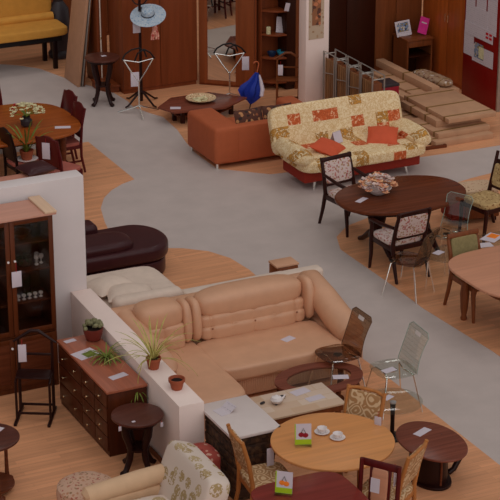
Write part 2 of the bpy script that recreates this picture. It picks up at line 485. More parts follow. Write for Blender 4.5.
w = MB(); w.box(3.6, 7.41, 19.36, 19.58, 0, 2.2, .008); struct('wall_left', w, M['white'])
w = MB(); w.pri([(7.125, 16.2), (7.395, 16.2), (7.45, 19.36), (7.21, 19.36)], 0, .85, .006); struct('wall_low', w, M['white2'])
w = MB(); w.box(-6, 26, 34.4, 34.6, 0, 3.4); struct('wall_back', w, M['wall'])
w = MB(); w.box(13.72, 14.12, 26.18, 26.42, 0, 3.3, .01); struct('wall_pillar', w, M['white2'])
for i, (a, b) in enumerate([((7.41, 7.422), (19.36, 19.58))]):
    w = MB(); w.box(a[0], a[1], b[0], b[1], 0, .07); struct('baseboard_left', w, M['mid'])
w = MB(); w.box(7.112, 7.128, 16.2, 16.98, 0, .06); w.box(7.112, 7.405, 16.186, 16.202, 0, .06); struct('baseboard_low', w, M['mid'])

# poster on the pillar
t = thing('poster', 'cream ornamental poster hung on the white pillar', 'poster', 13.895, 26.18, 0, 1.18)
MB().box(-.13, .13, -.006, 0, 0, .95).build('poster_sheet', M['poster'], t)
MB().box(-.075, .075, -.009, -.006, .22, .8).build('printed_picture', M['postercentre'], t)

# ------------------------------------------------------------------ wardrobes along the back
def handle(mb, x, y, z): mb.tube([(x, y, z-.05), (x, y-.02, z-.04), (x, y-.02, z+.04), (x, y, z+.05)], .005, 6)
def wardrobe(label, u0, u1, v0, depth, h, doors, mat, rot=0, group=None, knobs=True, plinth=.07):
    """doors: list of widths as fractions; local x along the front"""
    W = u1-u0
    t = thing('wardrobe', label, 'wardrobe', u0, v0, rot, 0, group)
    c = MB()
    c.box(0, W, .02, depth, plinth, h, .004); c.box(.01, W-.01, .03, depth, 0, plinth)
    c.build('carcass', mat, t)
    x = 0
    for i, f in enumerate(doors):
        d = MB().box(x+.004, x+f*W-.004, 0, .02, plinth+.005, h-.01, .003).build('door', mat, t)
        if knobs:
            k = MB(); kx = x+f*W-.04 if i % 2 == 0 else x+.04
            k.tube([(kx, -.001, 1.02), (kx, -.022, 1.02), (kx, -.022, 1.14), (kx, -.001, 1.14)], .006, 6)
            k.build('handle', M['brass'], d)
        x += f*W
    return t
wardrobe('tall two door brown wardrobe behind the hat and coat rack', 11.57, 12.86, 28.3, .58, 2.6, (.5, .5), M['ward'], knobs=False)
t = wardrobe('narrow brown wardrobe behind the small round pedestal table', 11.39, 11.565, 28.95, .5, 2.6, (1,), M['ward'], knobs=False)
s = MB()
s.pri([(.175, -.005), (-.13, -.005), (-.13, -.12), (-.09, -.30), (-.02, -.42), (.08, -.5), (.175, -.53)], .1, .135, .004)
s.pri([(.165, -.005), (-.11, -.005), (-.11, -.12), (-.07, -.28), (-.01, -.39), (.08, -.46), (.165, -.49)], 0, .1)
s.build('rounded_shelf', M['ward'], t)
# mirrored corner wing
ML = math.hypot(13.60-12.87, 27.64-28.28)
ang = math.degrees(math.atan2(27.64-28.28, 13.60-12.87))
t = thing('mirrored_wardrobe', 'brown corner wardrobe with a tall mirror door', 'wardrobe', 12.87, 28.28, ang)
MB().box(0, ML-.05, .022, .10, 0, 2.6, .004).build('carcass', M['ward'], t)
d = MB()
d.box(.01, .15, 0, .02, .04, 2.55, .003); d.box(.62, .93, 0, .02, .04, 2.55, .003); d.box(.15, .62, 0, .02, .04, .1); d.box(.15, .62, 0, .02, 2.2, 2.55)
d.build('door_frame', M['wardlight'], t)
MB().box(.15, .62, .008, .018, .1, 2.2).build('mirror', M['mirror'], t)
MB().box(.935, ML-.004, 0, .02, .04, 2.55, .003).build('edge_panel', M['ward'], t)
# end unit with quarter round shelves
t = thing('corner_shelf_unit', 'open brown shelf unit with rounded shelves beside the white pillar', 'shelf unit', 13.66, 27.63)
b = MB(); b.box(0, .50, .06, .09, 0, 2.6); b.box(-.02, 0, -.05, .09, 0, 2.6); b.build('back_panel', M['ward'], t)
p = MB(); p.box(.5, .56, -.26, .09, 0, 2.6, .004); p.build('side_panel', M['mid'], t)
for z in (.15, .55, .93, 1.32, 1.7, 2.1):
    q = MB(); q.pri([(0, .06), (0, -.05), (.08, -.16), (.2, -.235), (.35, -.25), (.5, -.23), (.5, .06)], z-.025, z, .004)
    q.build('shelf', M['ward'], t)
def on_shelf(x, y, z): return (13.66+x, 27.63+y, z)
single('candle', MB().lat([(.035, 0), (.036, .01), (.036, .11), (.03, .115), (0, .112)], seg=14), M['daisy'], 'cream block candle on the rounded shelf by the white leaflet', 'candle', on_shelf(.1, -.09, .93))
t = thing('leaflet', 'large white leaflet leaning on the second rounded shelf', 'leaflet', *on_shelf(.32, -.12, .93)[:2], -8, .93)
MB().box(-.1, .1, -.003, .003, 0, .25, T=TR(0, 0, .001, -14, 8, 0)).build('leaflet_sheet', M['paper'], t)
t = thing('price_tag', 'white tags hanging from the highest rounded shelf', 'tag', *on_shelf(.33, -.262, 1.32)[:2], 0, 1.32)
MB().box(-.05, .03, -.004, 0, .0, .13, T=TR(0, -.012, 0, 0, 14, 0)).build('card', M['tagw'], t)
MB().tube([(0, -.003, .12), (.02, -.003, .2), (.01, .0, .24)], .004, 6).build('string', M['dark'], t)
def bowl(name, label, mat, loc, r, h):
    return single(name, MB().lat([(r*.6, 0), (r*.65, .004), (r*.95, h*.8), (r, h), (r*.93, h), (r*.6, .012), (0, .01)], seg=20), mat, label, 'bowl', loc)
bowl('bowl', 'bright teal plastic bowl on the third rounded shelf', M['teal'], on_shelf(.32, -.11, .55), .075, .085)
bowl('bowl', 'dark navy bowl beside the teal bowl on the rounded shelf', M['navy'], on_shelf(.165, -.08, .55), .075, .075)

# dark hall wardrobes at the right back
wardrobe('long very dark brown wardrobe behind the wire bed frames', 14.0, 15.62, 27.38, .5, 2.7, (.33, .34, .33), M['hall'], knobs=False)
wardrobe('brown wardrobe panel behind the writing desk', 15.63, 16.51, 27.42, .5, 2.7, (.45, .55), M['mid'], knobs=False)
t = wardrobe('lighter brown two door cabinet next to the red notice board', 0, 1.39, 0, .5, 2.7, (.56, .44), M['oakdoor'], rot=-90)
t.location = (16.52, 27.41, 0)
# desk
t = thing('writing_desk', 'brown desk carrying two picture leaflets at the back', 'desk', 15.92, 26.85)
MB().box(0, .49, 0, .5, .69, .72, .004).build('desk_top', M['mid'], t)
MB().box(.0, .49, .47, .49, .05, .69).build('back_panel', M['hall'], t)
for x in (0.01, .455): MB().box(x, x+.025, .02, .47, 0, .69).build('side_panel', M['mid'], t)
MB().box(.03, .45, .02, .46, .42, .44).build('shelf', M['hall'], t)
MB().box(.035, .455, .012, .03, .59, .685, .003).build('drawer_front', M['mid'], t)
t = thing('leaflet', 'black and white photo leaflet standing on the desk', 'leaflet', 16.02, 27.12, -6, .72)
MB().box(-.13, .13, 0, .006, 0, .25, T=TR(0, 0, 0, -16, -6, 0)).build('leaflet_sheet', M['paper'], t)
MB().box(-.105, .095, -.004, 0, .075, .22, T=TR(0, 0, 0, -16, -6, 0)).build('printed_photo', M['photo'], t)
t = thing('leaflet', 'magenta leaflet standing on the desk beside the photo leaflet', 'leaflet', 16.28, 27.02, -4, .72)
MB().box(-.085, .085, 0, .006, 0, .27, T=TR(0, 0, .035, -16, 22, 0)).build('leaflet_sheet', M['magenta'], t)
MB().box(-.05, .05, -.003, 0, .17, .19, T=TR(0, 0, .035, -16, 22, 0)).build('print_line', M['tagw'], t)

# red notice board with price sheets, facing the aisle
t = thing('notice_board', 'tall red notice board covered with white price sheets', 'notice board', 16.44, 26.0, -90)
MB().box(0, 1.02, 0, .05, 0, 2.5, .004).build('board', M['redboard'], t)
MB().box(1.02, 1.06, -.01, .05, 0, 2.5, .004).build('edge_profile', M['steel'], t)
def board_sheet(x0, x1, z0, z1, mat, name='price_sheet', y=-.004): return MB().box(x0, x1, y, y+.004, z0+.11, z1+.11).build(name, mat, t)
board_sheet(.04, .30, .98, 1.95, M['paper']); board_sheet(.34, .62, 1.02, 1.95, M['paper']); board_sheet(.66, .93, 1.06, 1.95, M['paper'])
board_sheet(.28, .68, 1.02, 1.4, M['paper'], y=-.009); board_sheet(.04, .86, .92, 1.12, M['paper'], y=-.014)
board_sheet(.02, .30, .58, .95, M['paper']); board_sheet(.28, .88, .53, .80, M['paper'], y=-.009)
board_sheet(.34, .60, .60, .84, M['photo'], 'printed_picture', -.0135); board_sheet(.48, .62, .62, .80, M['daisy'], 'printed_picture', -.018)
for x in (.66, .76):
    for z in (.98, 1.04): board_sheet(x, x+.07, z, z+.035, M['redhead'], 'red_stamp', -.0185)
k = MB()
for x in (.24, .3, .36, .42, .52, .58, .64, .7): k.box(x, x+.04, -.004, 0, 2.12, 2.16)
k.build('heading_print', M['tagw'], t)

# dark floor vase and the edge of a red panel at the far left back
single('floor_vase', MB().lat([(.15, 0), (.19, .02), (.2, .08), (.19, .1), (.16, .14), (.2, .5), (.17, .85), (.08, .98), (.09, 1.02), (.06, 1.02), (.05, .9), (0, .9)], seg=24), M['stone'], 'dark floor vase behind the mustard sofa end', 'vase', (11.42, 30.75, 0))
w = wardrobe('reddish brown wardrobe at the far left behind the leaning boards', 11.0, 13.2, 31.6, .5, 2.6, (.25, .25, .25, .25), M['mid'], knobs=False)
wardrobe('dark wardrobe behind the mustard sofa', 8.4, 10.95, 32.3, .5, 2.6, (.25, .25, .25, .25), M['hall'], knobs=False)
# boards leaning on the wardrobe
def board(label, mat, u, v0, v1, dx, h, th):
    t = thing('leaning_board', label, 'board', u, v0, 0, 0, None)
    L = math.hypot(h, dx); a = math.degrees(math.atan2(dx, h))
    MB().box(0, th, 0, v1-v0, 0, L, .003, T=TR(0, 0, th*math.sin(R(a)), 0, a, 0)).build('panel', mat, t)
board('wide tan board leaning upright left of the round pedestal table', M['tan'], 11.05, 29.0, 29.6, .24, 1.75, .045)
board('thin grey board leaning right behind the wide tan board', M['steel'], 11.12, 28.98, 29.6, .225, 1.75, .015)
board('dark brown board leaning last behind the thin grey board', M['mid'], 11.155, 29.0, 29.62, .205, 1.75, .02)
t = thing('curtain_rod', 'thin pale rod standing upright before the narrow wardrobe', 'rod', 11.44, 28.90)
MB().tube([(0, 0, 0), (.0, .03, 2.1)], .011, 8).build('pole', M['cream'], t)
MB().lat([(.016, 0), (.02, .02), (.016, .04)], (0, .012, .78), 10).build('collar', M['brass'], t)
# ------------------------------------------------------------------ sofas
def legs4(t, pts, mb_fn, mat, name='leg'):
    for p in pts:
        m = MB(); mb_fn(m, p); m.build(name, mat, t)
# mustard sofa at the far left
t = thing('sofa_bed', 'mustard yellow sofa on tall dark legs at the far back', 'sofa', 9.33, 30.05)
MB().pil((1.0, .33, .645), (2.03, .7, .16), 8).build('seat', M['yellow'], t)
MB().pil((.98, .72, 1.04), (1.95, .18, .66), 8, T=TR(0, .0, 0)).build('backrest', M['yellow'], t)
MB().tube([(.02, .6, .76), (.03, .6, .76), (1.94, .6, .76), (1.95, .6, .76)], [.04, .075, .075, .04], 16).build('bolster', M['yellow'], t)
MB().box(.08, 1.9, .08, .62, .47, .58).build('frame', M['black'], t)
legs4(t, [(.12, .1), (1.78, .1), (.12, .6), (1.78, .6)], lambda m, p: m.box(p[0]-.035, p[0]+.035, p[1]-.035, p[1]+.035, 0, .48, .006), M['blackw'])

# terracotta sofa seen from behind
t = thing('sofa', 'terracotta sofa seen from behind, left of the patchwork sofa', 'sofa', 11.36, 24.42)
MB().box(.2, 1.6, .004, .16, .075, .612, .03, 3).build('backrest', M['terra'], t)
m = MB(); m.box(0, .42, .0, 1.0, .07, .62, .06, 4); m.build('armrest', M['terra'], t)
m = MB(); m.box(1.45, 1.75, .0, 1.0, .07, .62, .06, 4); m.build('armrest', M['terra'], t)
MB().box(.4, 1.47, .12, 1.0, .07, .42, .04, 3).build('seat', M['terra'], t)
legs4(t, [(.06, .06), (1.69, .06), (.06, .94), (1.69, .94)], lambda m, p: m.lat([(.022, 0), (.02, .075)], (p[0], p[1], 0), 10), M['chrome'])
for x, l, a in ((.66, 'brown floral cushion at the left end of the terracotta sofa back', 4), (1.12, 'brown floral cushion right of its twin on the terracotta sofa', -3)):
    c = single('cushion', MB().cush((.48, .38, .17), T=TR(rx=90)), M['brownpat'], l, 'cushion', (11.36+x, 24.66, .575), a, 'brown floral cushions on the terracotta sofa')
    c.rotation_euler = (R(-22), 0, R(a))

# patchwork click-clack sofa
t = thing('patchwork_sofa', 'cream and gold patchwork sofa bed with a rust base', 'sofa', 13.02, 22.95)
MB().pil((0, .42, .385), (2.0, .92, .19), 7, cuts=12).build('seat', M['futon'], t)
MB().pil((0, 0, .33), (2.1, .17, .72), 8, cuts=12, T=TR(0, .82, .33, -19)).build('backrest', M['futon'], t)
for sx in (-1, 1):
    MB().pil((0, 0, 0), (.30, .82, .25), 3.6, T=TR(sx*.94, .42, .5, 0, -sx*28)).build('armrest', M['futon'], t)
m = MB(); m.box(-.93, .93, .12, .8, .12, .31, .03); m.build('base', M['orangebase'], t)
legs4(t, [(-.72, .2), (.72, .2), (-.72, .74), (.72, .74)], lambda m, p: m.tube([(p[0], p[1], .14), (p[0]+(.03 if p[0] > 0 else -.03), p[1]-(.02 if p[1] < .5 else -.02), 0)], [.022, .014], 10), M['chrome'])
for x, y, z, a, b, l in ((-.45, .34, .525, 38, 14, 'rust orange pillow on the left half of the patchwork sofa'), (.47, .42, .535, -32, 18, 'rust orange pillow on the right half of the patchwork sofa')):
    c = single('pillow', MB().cush((.44, .42, .17)), M['rustpil'], l, 'pillow', (13.02+x, 22.95+y, z), 0, 'rust pillows on the patchwork sofa')
    c.rotation_euler = (R(b), R(0), R(a))
t = thing('leaflet', 'white folded leaflet standing on the patchwork sofa seat', 'leaflet', 12.84, 23.5, 20, .49)
m = MB(); m.box(-.08, .08, -.003, 0, 0, .17, T=TR(0, -.03, 0, -22)); m.box(-.08, .08, 0, .003, 0, .17, T=TR(0, .09, 0, 22)); m.build('leaflet_sheet', M['tagw'], t)

# dark plum leather lounge
t = thing('chaise_lounge', 'dark plum leather lounge with a rounded end beyond the white partition', 'sofa', 7.9, 21.25)
def rnd_end(x0, x1, y0, y1, k=14):
    cy, r = (y0+y1)/2, (y1-y0)/2
    return [(x0, y0), (x1-r*.8, y0)]+[(x1-r*.8+r*.8*math.sin(R(a)), cy-r*math.cos(R(a))) for a in range(10, 180, 10)]+[(x1-r*.8, y1), (x0, y1)]
MB().pri(rnd_end(0, 1.38, -.12, .76), .02, .22, .02).build('base', M['leather'], t)
MB().pri(rnd_end(0, 1.42, -.14, .78), .23, .43, .06, 4).build('seat', M['leather'], t)
m = MB(); m.pil((.42, .18, .46), (.95, .52, .17), 3.5); m.build('seat_cushion', M['leather'], t)
m = MB(); m.box(0, .66, .62, .92, .05, .54, .07, 4); m.build('backrest', M['leather'], t)

# cream sofa back to back with the beige one
t = thing('cream_sofa', 'pale cream corner sofa standing back to back with the beige leather sofa', 'sofa', 7.62, 19.02)
m = MB(); m.box(.0, .84, .0, .2, .08, .78, .07, 4); m.build('bolster_back', M['cream'], t)
m = MB(); m.box(.84, 2.62, -.02, .16, .08, .72, .05, 4); m.build('backrest', M['cream'], t)
MB().pil((.55, .95, .36), (1.1, 1.25, .26), 7).build('chaise_seat', M['cream'], t)
MB().box(.02, 1.08, .2, 1.52, .06, .26, .02).build('base', M['cream'], t)
MB().box(1.1, 2.5, .2, .82, .06, .42, .05).build('seat', M['cream'], t)
for i, (x, y, a, l) in enumerate(((.28, .95, 20, 'cream pillow nearest the white partition on the cream sofa'), (.42, .62, -14, 'cream pillow in front on the cream sofa chaise'))):
    single('pillow', MB().cush((.56, .42, .2)), M['cream'], l, 'pillow', (7.62+x, 19.02+y, .565), a, 'cream pillows on the cream sofa')
t = thing('footstool', 'small brown footstool behind the right end of the beige sofa', 'stool', 10.22, 20.02)
MB().box(-.15, .15, -.11, .11, .06, .40, .02).build('body', M['mid'], t)
MB().box(-.155, .155, -.115, .115, .40, .43, .01).build('seat_pad', M['beige'], t)
legs4(t, [(-.12, -.08), (.12, -.08), (-.12, .08), (.12, .08)], lambda m, p: m.box(p[0]-.015, p[0]+.015, p[1]-.015, p[1]+.015, 0, .065), M['dark'])

# beige leather corner sofa
t = thing('corner_sofa', 'large beige leather corner sofa with rolled cushions and chaise', 'sofa', 7.42, 16.95)
def B(name, mb, mat='beige'): return mb.build(name, M[mat], t)
m = MB(); m.box(.1, .80, .05, 1.95, .06, .28, .02); m.box(.80, 2.36, .66, 1.95, .06, .28, .02); B('base', m)
rf = MB()                                     # gathered skirt along the front
x = .84
while x < 2.30:
    rf.lat([(.011, .06), (.013, .17), (.010, .27)], (x, .655, 0), 8); x += .022
rf.build('pleated_skirt', M['beige'], t)
B('front_rail', MB().box(.82, 2.36, .60, .70, .265, .305, .015, 3))
MB().pil((.46, .88, .345), (.80, 1.78, .19), 8, cuts=12).build('chaise_seat', M['beige'], t)
MB().pil((1.58, 1.0, .355), (1.52, .84, .17), 9, cuts=12).build('seat', M['beige'], t)
# backrests, each a thick top roll over two tufted rolls
def backset(x0, x1, y, name):
    W = x1-x0; c = (x0+x1)/2
    n = max(2, int(W/.25)); b = MB()
    b.pil((0, 0, 0), (W, .30, .20), 4.5, cuts=31, T=TR(c, y+.03, .50), pinch=(W/n, .16))
    o = b.build(name, M['beige'], t)
    r_ = MB()
    r_.pil((0, 0, 0), (W, .30, .19), 4.5, cuts=31, T=TR(c, y+.06, .625), pinch=(W/n, .14))
    r_.build('middle_roll', M['beige'], o)
    MB().pil((c, y+.11, .79), (W*1.0, .38, .31), 3.4, cuts=12).build('top_roll', M['beige'], o)
    k = MB()
    for i in range(n): k.lat([(.012, 0), (.01, .006), (0, .008)], (0, 0, 0), 8, T=TR(x0+(i+.5)*W/n, y-.09, .56, 90))
    k.build('button_tuft', M['beigedark'], o)
backset(.93, 2.24, 1.47, 'backrest')
backset(.20, .73, 1.42, 'corner_backrest')
for x in (.77, .885, 2.29):
    MB().pil((0, 0, 0), (.13, .34, .50), 3, T=TR(x, 1.53, .66, -8)).build('side_wing', M['beige'], t)
B('back_filling', MB().box(.12, 2.36, 1.50, 1.84, .06, .56, .03))
B('back_shell', MB().box(.02, 2.62, 1.80, 1.98, .06, .78, .06, 4))
# long side arm along the low wall with its rolled end
a = MB(); a.pil((.13, 1.25, .50), (.25, 1.35, .42), 4, cuts=10); a.build('side_armrest', M['beige'], t)
a = MB(); a.tube([(.17, .52, .56), (.17, .58, .60), (.17, .72, .62), (.16, 1.2, .66), (.15, 1.7, .74)], [.07, .115, .125, .125, .12], 18); a.build('armrest_roll', M['beige'], t)
# right arm, high behind and dropping to the front
a = MB(); a.box(2.34, 2.62, .72, 1.85, .06, .42, .05, 4)
a.tube([(2.45, 1.86, .74), (2.45, 1.72, .76), (2.46, 1.4, .66), (2.47, 1.1, .55), (2.48, .90, .50), (2.48, .78, .46), (2.48, .73, .43)], [.08, .14, .16, .17, .17, .155, .08], 20)
a.build('armrest', M['beige'], t)
single('price_sheet', MB().box(-.075, .075, -.05, .05, 0, .002), M['tagw'], 'white price sheet lying on the beige sofa seat', 'price sheet', (9.23, 17.96, .44), 20)

# leaf print armchair at the near edge
t = thing('armchair', 'cream armchair printed with olive leaves at the near edge', 'armchair', 6.28, 15.05, -90)
# local: front -y, chair width along x
MB().box(-.34, .34, -.44, .42, .08, .34, .03).build('base', M['cream'], t)
MB().pil((0, -.06, .40), (.56, .76, .18), 5).build('seat_cushion', M['leafcloth'], t)
for sx in (-1, 1):
    a = MB(); a.box(sx*.40-.09, sx*.40+.09, -.45, .40, .08, .52, .04, 3)
    a.tube([(sx*.40, -.46, .52), (sx*.40, -.44, .53), (sx*.40, .1, .58), (sx*.40, .34, .60)], [.06, .095, .10, .09], 16)
    a.build('armrest', M['tanarm'], t)
MB().pil((0, 0, .24), (1.0, .27, .66), 7, T=TR(0, .36, .36, -20)).build('backrest', M['leafcloth'], t)
legs4(t, [(-.3, -.38), (.3, -.38), (-.3, .36), (.3, .36)], lambda m, p: m.box(p[0]-.025, p[0]+.025, p[1]-.025, p[1]+.025, 0, .09), M['dark'])
t = thing('footstool', 'red floral footstool behind the leaf print armchair by the low wall', 'stool', 7.17, 15.84)
MB().pil((0, 0, .44), (.38, .40, .2), 3.4).build('seat_pad', M['redfloral'], t)
MB().box(-.16, .16, -.17, .17, .14, .40, .02).build('base', M['redfloral'], t)
legs4(t, [(-.15, -.14), (.15, -.14), (-.15, .14), (.15, .14)], lambda m, p: m.lat([(.015, 0), (.02, .15)], (p[0], p[1], 0), 10), M['dark'])
t = thing('pouffe', 'round pouffe covered in pink floral cloth at the near left edge', 'pouffe', 6.02, 15.93)
MB().lat([(.0, .12), (.24, .12), (.28, .16), (.29, .3), (.28, .37), (.22, .41), (.1, .425), (0, .428)], seg=32).build('upholstery', M['ottoman'], t)
legs4(t, [(-.17, -.17), (.17, -.17), (-.17, .17), (.17, .17)], lambda m, p: m.lat([(.02, 0), (.026, .13)], (p[0], p[1], 0), 10), M['honey'])

# pink sofa and dark cushion just beyond the tall partition
t = thing('pink_sofa', 'pinkish sofa showing its back over the white partition', 'sofa', 7.3, 23.12)
MB().box(0, 1.12, 0, .2, .08, .86, .08, 4).build('backrest', M['cushpink'], t)
MB().box(0, 1.12, .18, .75, .08, .42, .05, 3).build('seat', M['cushpink'], t)
legs4(t, [(.06, .06), (1.06, .06), (.06, .7), (1.06, .7)], lambda m, p: m.lat([(.02, 0), (.025, .09)], (p[0], p[1], 0), 10), M['dark'])
single('cushion', MB().cush((.44, .4, .15)), M['leather'], 'dark shiny cushion resting on the pinkish sofa back', 'cushion', (8.24, 23.24, .91), 12)
# ------------------------------------------------------------------ chairs (front faces local -y)
def arm_chair(label, u, v, rot, frame, cloth, group=None, w=.54, d=.52, h=.92, sh=.46, arms=True, name='armchair'):
    t = thing(name, label, 'chair', u, v, rot, 0, group)
    F = M[frame]
    hw, hd = w/2, d/2
    for sx in (-1, 1):
        m = MB(); x = sx*(hw-.03)
        m.tube([(x, -hd+.03, sh+(.19 if arms else -.02)), (x, -hd+.03, sh-.1), (x*.97, -hd+.02, .2), (x*.99, -hd, 0)], [.024, .03, .026, .019], 10)
        m.build('leg', F, t)
        m = MB()
        m.tube([(x, hd+.10, 0), (x, hd+.03, .22), (x*.98, hd-.02, sh), (x*.96, hd+.03, .7), (x*.94, hd+.10, h)], [.02, .026, .03, .026, .022], 10)
        m.build('leg', F, t)
    m = MB()
    m.box(-hw+.02, hw-.02, -hd+.02, -hd+.045, sh-.075, sh-.01, .004); m.box(-hw+.02, hw-.02, hd-.04, hd-.015, sh-.075, sh-.01, .004)
    for sx in (-1, 1): m.box(sx*(hw-.03)-.012, sx*(hw-.03)+.012, -hd+.03, hd-.03, sh-.075, sh-.01, .004)
    m.build('seat_frame', F, t)
    MB().pil((0, -.01, sh+.015), (w-.05, d-.05, .085), 6).build('seat_pad', M[cloth], t)
    Tb = TR(0, hd+.0, .56, -13)
    m = MB(); bw = hw-.05
    m.box(-bw-.03, bw+.03, -.014, .018, .31, .37, .01, 2, T=Tb)
    m.build('crest_rail', F, t)
    MB().box(-bw, bw, -.012, .014, -.02, .02, .005, 2, T=Tb).build('lower_rail', F, t)
    MB().pil((0, 0, .165), (2*bw-.01, .05, .30), 9, T=Tb).build('back_pad', M[cloth], t)
    if arms:
        for sx in (-1, 1):
            x = sx*(hw-.03)
            m = MB(); m.tube([(x, -hd+.0, sh+.185), (x, -hd+.04, sh+.205), (x*1.02, -.02, sh+.215), (x, hd+.0, sh+.25)], [.02, .027, .027, .02], 10)
            m.build('armrest', F, t)
    return t
def panel_chair(label, u, v, rot, frame, cloth, group=None, h=.98, crest=.03):
    """dining chair with a solid panelled back and a shaped crest"""
    t = thing('dining_chair', label, 'chair', u, v, rot, 0, group)
    F = M[frame]
    for sx in (-1, 1):
        m = MB(); m.box(sx*.19-.018, sx*.19+.018, -.21, -.174, 0, .43, .004); m.build('leg', F, t)
        m = MB(); m.tube([(sx*.19, .25, 0), (sx*.19, .20, .25), (sx*.19, .2, .46), (sx*.19, .22, .7), (sx*.185, .28, h-.03)], [.017, .02, .022, .02, .017], 8); m.build('leg', F, t)
    m = MB(); m.box(-.2, .2, -.2, .2, .37, .43, .006); m.build('seat_frame', F, t)
    m = MB()
    for sx in (-1, 1): m.box(sx*.19-.01, sx*.19+.01, -.18, .2, .17, .195)
    m.box(-.18, .18, -.01, .01, .172, .192); m.build('stretcher', F, t)
    MB().pil((0, -.01, .445), (.41, .41, .06), 7).build('seat_pad', M[cloth], t)
    Tb = TR(0, .205, .52, -9)
    out = [(-.17, 0), (.17, 0), (.185, h-.55), (.12, h-.535), (.05, h-.535+crest), (-.05, h-.535+crest), (-.12, h-.535), (-.185, h-.55)]
    m = MB(); m.pri(out, -.012, .014, .004, T=Tb @ Matrix.Rotation(R(90), 4, 'X')); m.build('backrest', F, t)
    return t
def scroll_chair(label, u, v, rot, group=None, cloth='scroll', frame='honey'):
    """light wood chair with curved posts and scroll cloth back"""
    t = thing('dining_chair', label, 'chair', u, v, rot, 0, group)
    F = M[frame]
    for sx in (-1, 1):
        m = MB(); m.tube([(sx*.2, -.2, 0), (sx*.2, -.195, .43)], [.016, .022], 10); m.build('leg', F, t)
        m = MB(); m.tube([(sx*.19, .27, 0), (sx*.19, .21, .25), (sx*.19, .2, .48), (sx*.195, .24, .72), (sx*.2, .31, .97)], [.018, .022, .024, .023, .02], 10); m.build('leg', F, t)
    MB().box(-.21, .21, -.21, .21, .37, .43, .008).build('seat_frame', F, t)
    MB().pil((0, -.01, .45), (.44, .44, .075), 6).build('seat_pad', M[cloth], t)
    Tb = TR(0, .21, .58, -14)
    MB().pil((0, 0, .19), (.36, .05, .36), 9, T=Tb).build('back_pad', M[cloth], t)
    m = MB(); m.tube([(-.2, .0, .375), (-.1, .02, .395), (.1, .02, .395), (.2, 0, .375)], .018, 10, T=Tb); m.build('crest_rail', F, t)
    return t
def shell_chair(label, u, v, rot, mat, group=None, w=.42, sh=.45):
    """bent plastic shell with a hand slot, on chrome tube legs"""
    t = thing('plastic_chair', label, 'chair', u, v, rot, 0, group)
    # seat plate
    out = sell(w/2, .225, 3.2, 36)
    s = MB(); s.pri(out, sh-.004, sh+.004, .002); s.build('seat', M[mat], t)
    # curved back with slot: strips
    b = MB()
    def prof(q):                     # y, z along the back
        return (.17+.045*math.sin(q*PI*.5)+.10*q*q, sh+.0+.43*q)
    N = 10
    def wid(q): return (w/2-.015)*(1-.10*math.sin(q*PI))*(1 if q < .9 else 1-.25*((q-.9)/.1)**2)
    import bmesh as _b
    tb = _b.new()
    def quad(q0, q1, xa0, xb0, xa1, xb1):
        y0, z0 = prof(q0); y1, z1 = prof(q1)
        fr = [tb.verts.new((xa0, y0, z0)), tb.verts.new((xb0, y0, z0)), tb.verts.new((xb1, y1, z1)), tb.verts.new((xa1, y1, z1))]
        bk = [tb.verts.new((p.co.x, p.co.y+.006, p.co.z)) for p in fr]
        tb.faces.new(fr); tb.faces.new(bk[::-1])
        for i, j in ((0, 1), (1, 2), (2, 3), (3, 0)):
            tb.faces.new((fr[j], fr[i], bk[i], bk[j]))
    for i in range(N):
        q0, q1 = i/N, (i+1)/N
        a, c = wid(q0), wid(q1)
        if i == N-2:
            quad(q0, q1, -a, -.06, -c, -.06); quad(q0, q1, .06, a, .06, c)
        else:
            quad(q0, q1, -a, a, -c, c)
    _b.ops.remove_doubles(tb, verts=tb.verts, dist=1e-4)
    inner = {}
    for f in tb.faces:
        key = tuple(sorted(v.index for v in f.verts)); 
    b.add(tb); b.build('backrest', M[mat], t)
    e = MB()                         # polished rim
    rim = [(-wid(q), prof(q)[0]+.003, prof(q)[1]) for q in [i/12 for i in range(13)]]
    rim += [(x*wid(1), prof(1)[0]+.003, prof(1)[1]) for x in (-.5, 0, .5)] + [(wid(q), prof(q)[0]+.003, prof(q)[1]) for q in [i/12 for i in range(12, -1, -1)]]
    e.tube(rim, .004, 6); e.build('rim', M['rimglass' if mat == 'clearp' else 'rimsmoke'], t)
    for sx in (-1, 1):
        for sy in (-1, 1):
            m = MB(); m.tube([(sx*.02, sy*.12, sh-.012), (sx*.13, sy*.14, sh-.012), (sx*.17, sy*.16, sh-.03), (sx*(w/2+.01), sy*.235, .01), (sx*(w/2+.011), sy*.236, 0)], [.009, .009, .0095, .009, .011], 8)
            m.build('leg', M['chrome'], t)
    MB().lat([(.05, 0), (.05, .012)], (0, 0, sh-.017), 12).build('bracket', M['chrome'], t)
    return t
M['rimglass'] = solid('clear_edge', (120, 132, 122), .2, g=1.6)
M['rimsmoke'] = solid('smoke_edge', (70, 48, 36), .2)

# armchairs at the dark oval table
arm_chair('floral armchair with dark frame standing between patchwork sofa and oval table', 12.02, 21.62, 8, 'dark', 'floral')
arm_chair('floral armchair pushed up to the near side of the dark oval table', 11.83, 20.05, 184, 'dark', 'floral')
arm_chair('dark framed armchair with ochre patterned back at the right picture edge', 13.52, 20.64, -80, 'dark', 'goldpat', h=1.02, arms=False)
t = thing('bench', 'low bench with floral top and orange side beyond the dark oval table', 'bench', 13.62, 21.22, -8)
MB().pil((.1, 0, .42), (.5, .40, .1), 6).build('seat_pad', M['sprig'], t)
MB().box(-.15, .35, -.2, .2, .06, .38, .02).build('base', M['mid'], t)
MB().box(-.34, -.15, -.19, .19, .06, .44, .02).build('end_block', M['orangebase'], t)
for x in (-.1, .3):
    for y in (-.15, .15): MB().box(x-.02, x+.02, y-.02, y+.02, 0, .07).build('leg', M['dark'], t)
shell_chair('clear plastic chair close to the dark oval table on its right', 12.46, 19.91, -62, 'clearp')
shell_chair('smoky brown plastic chair on the wood floor before the oval table', 11.60, 19.37, 211, 'smoke', w=.44)
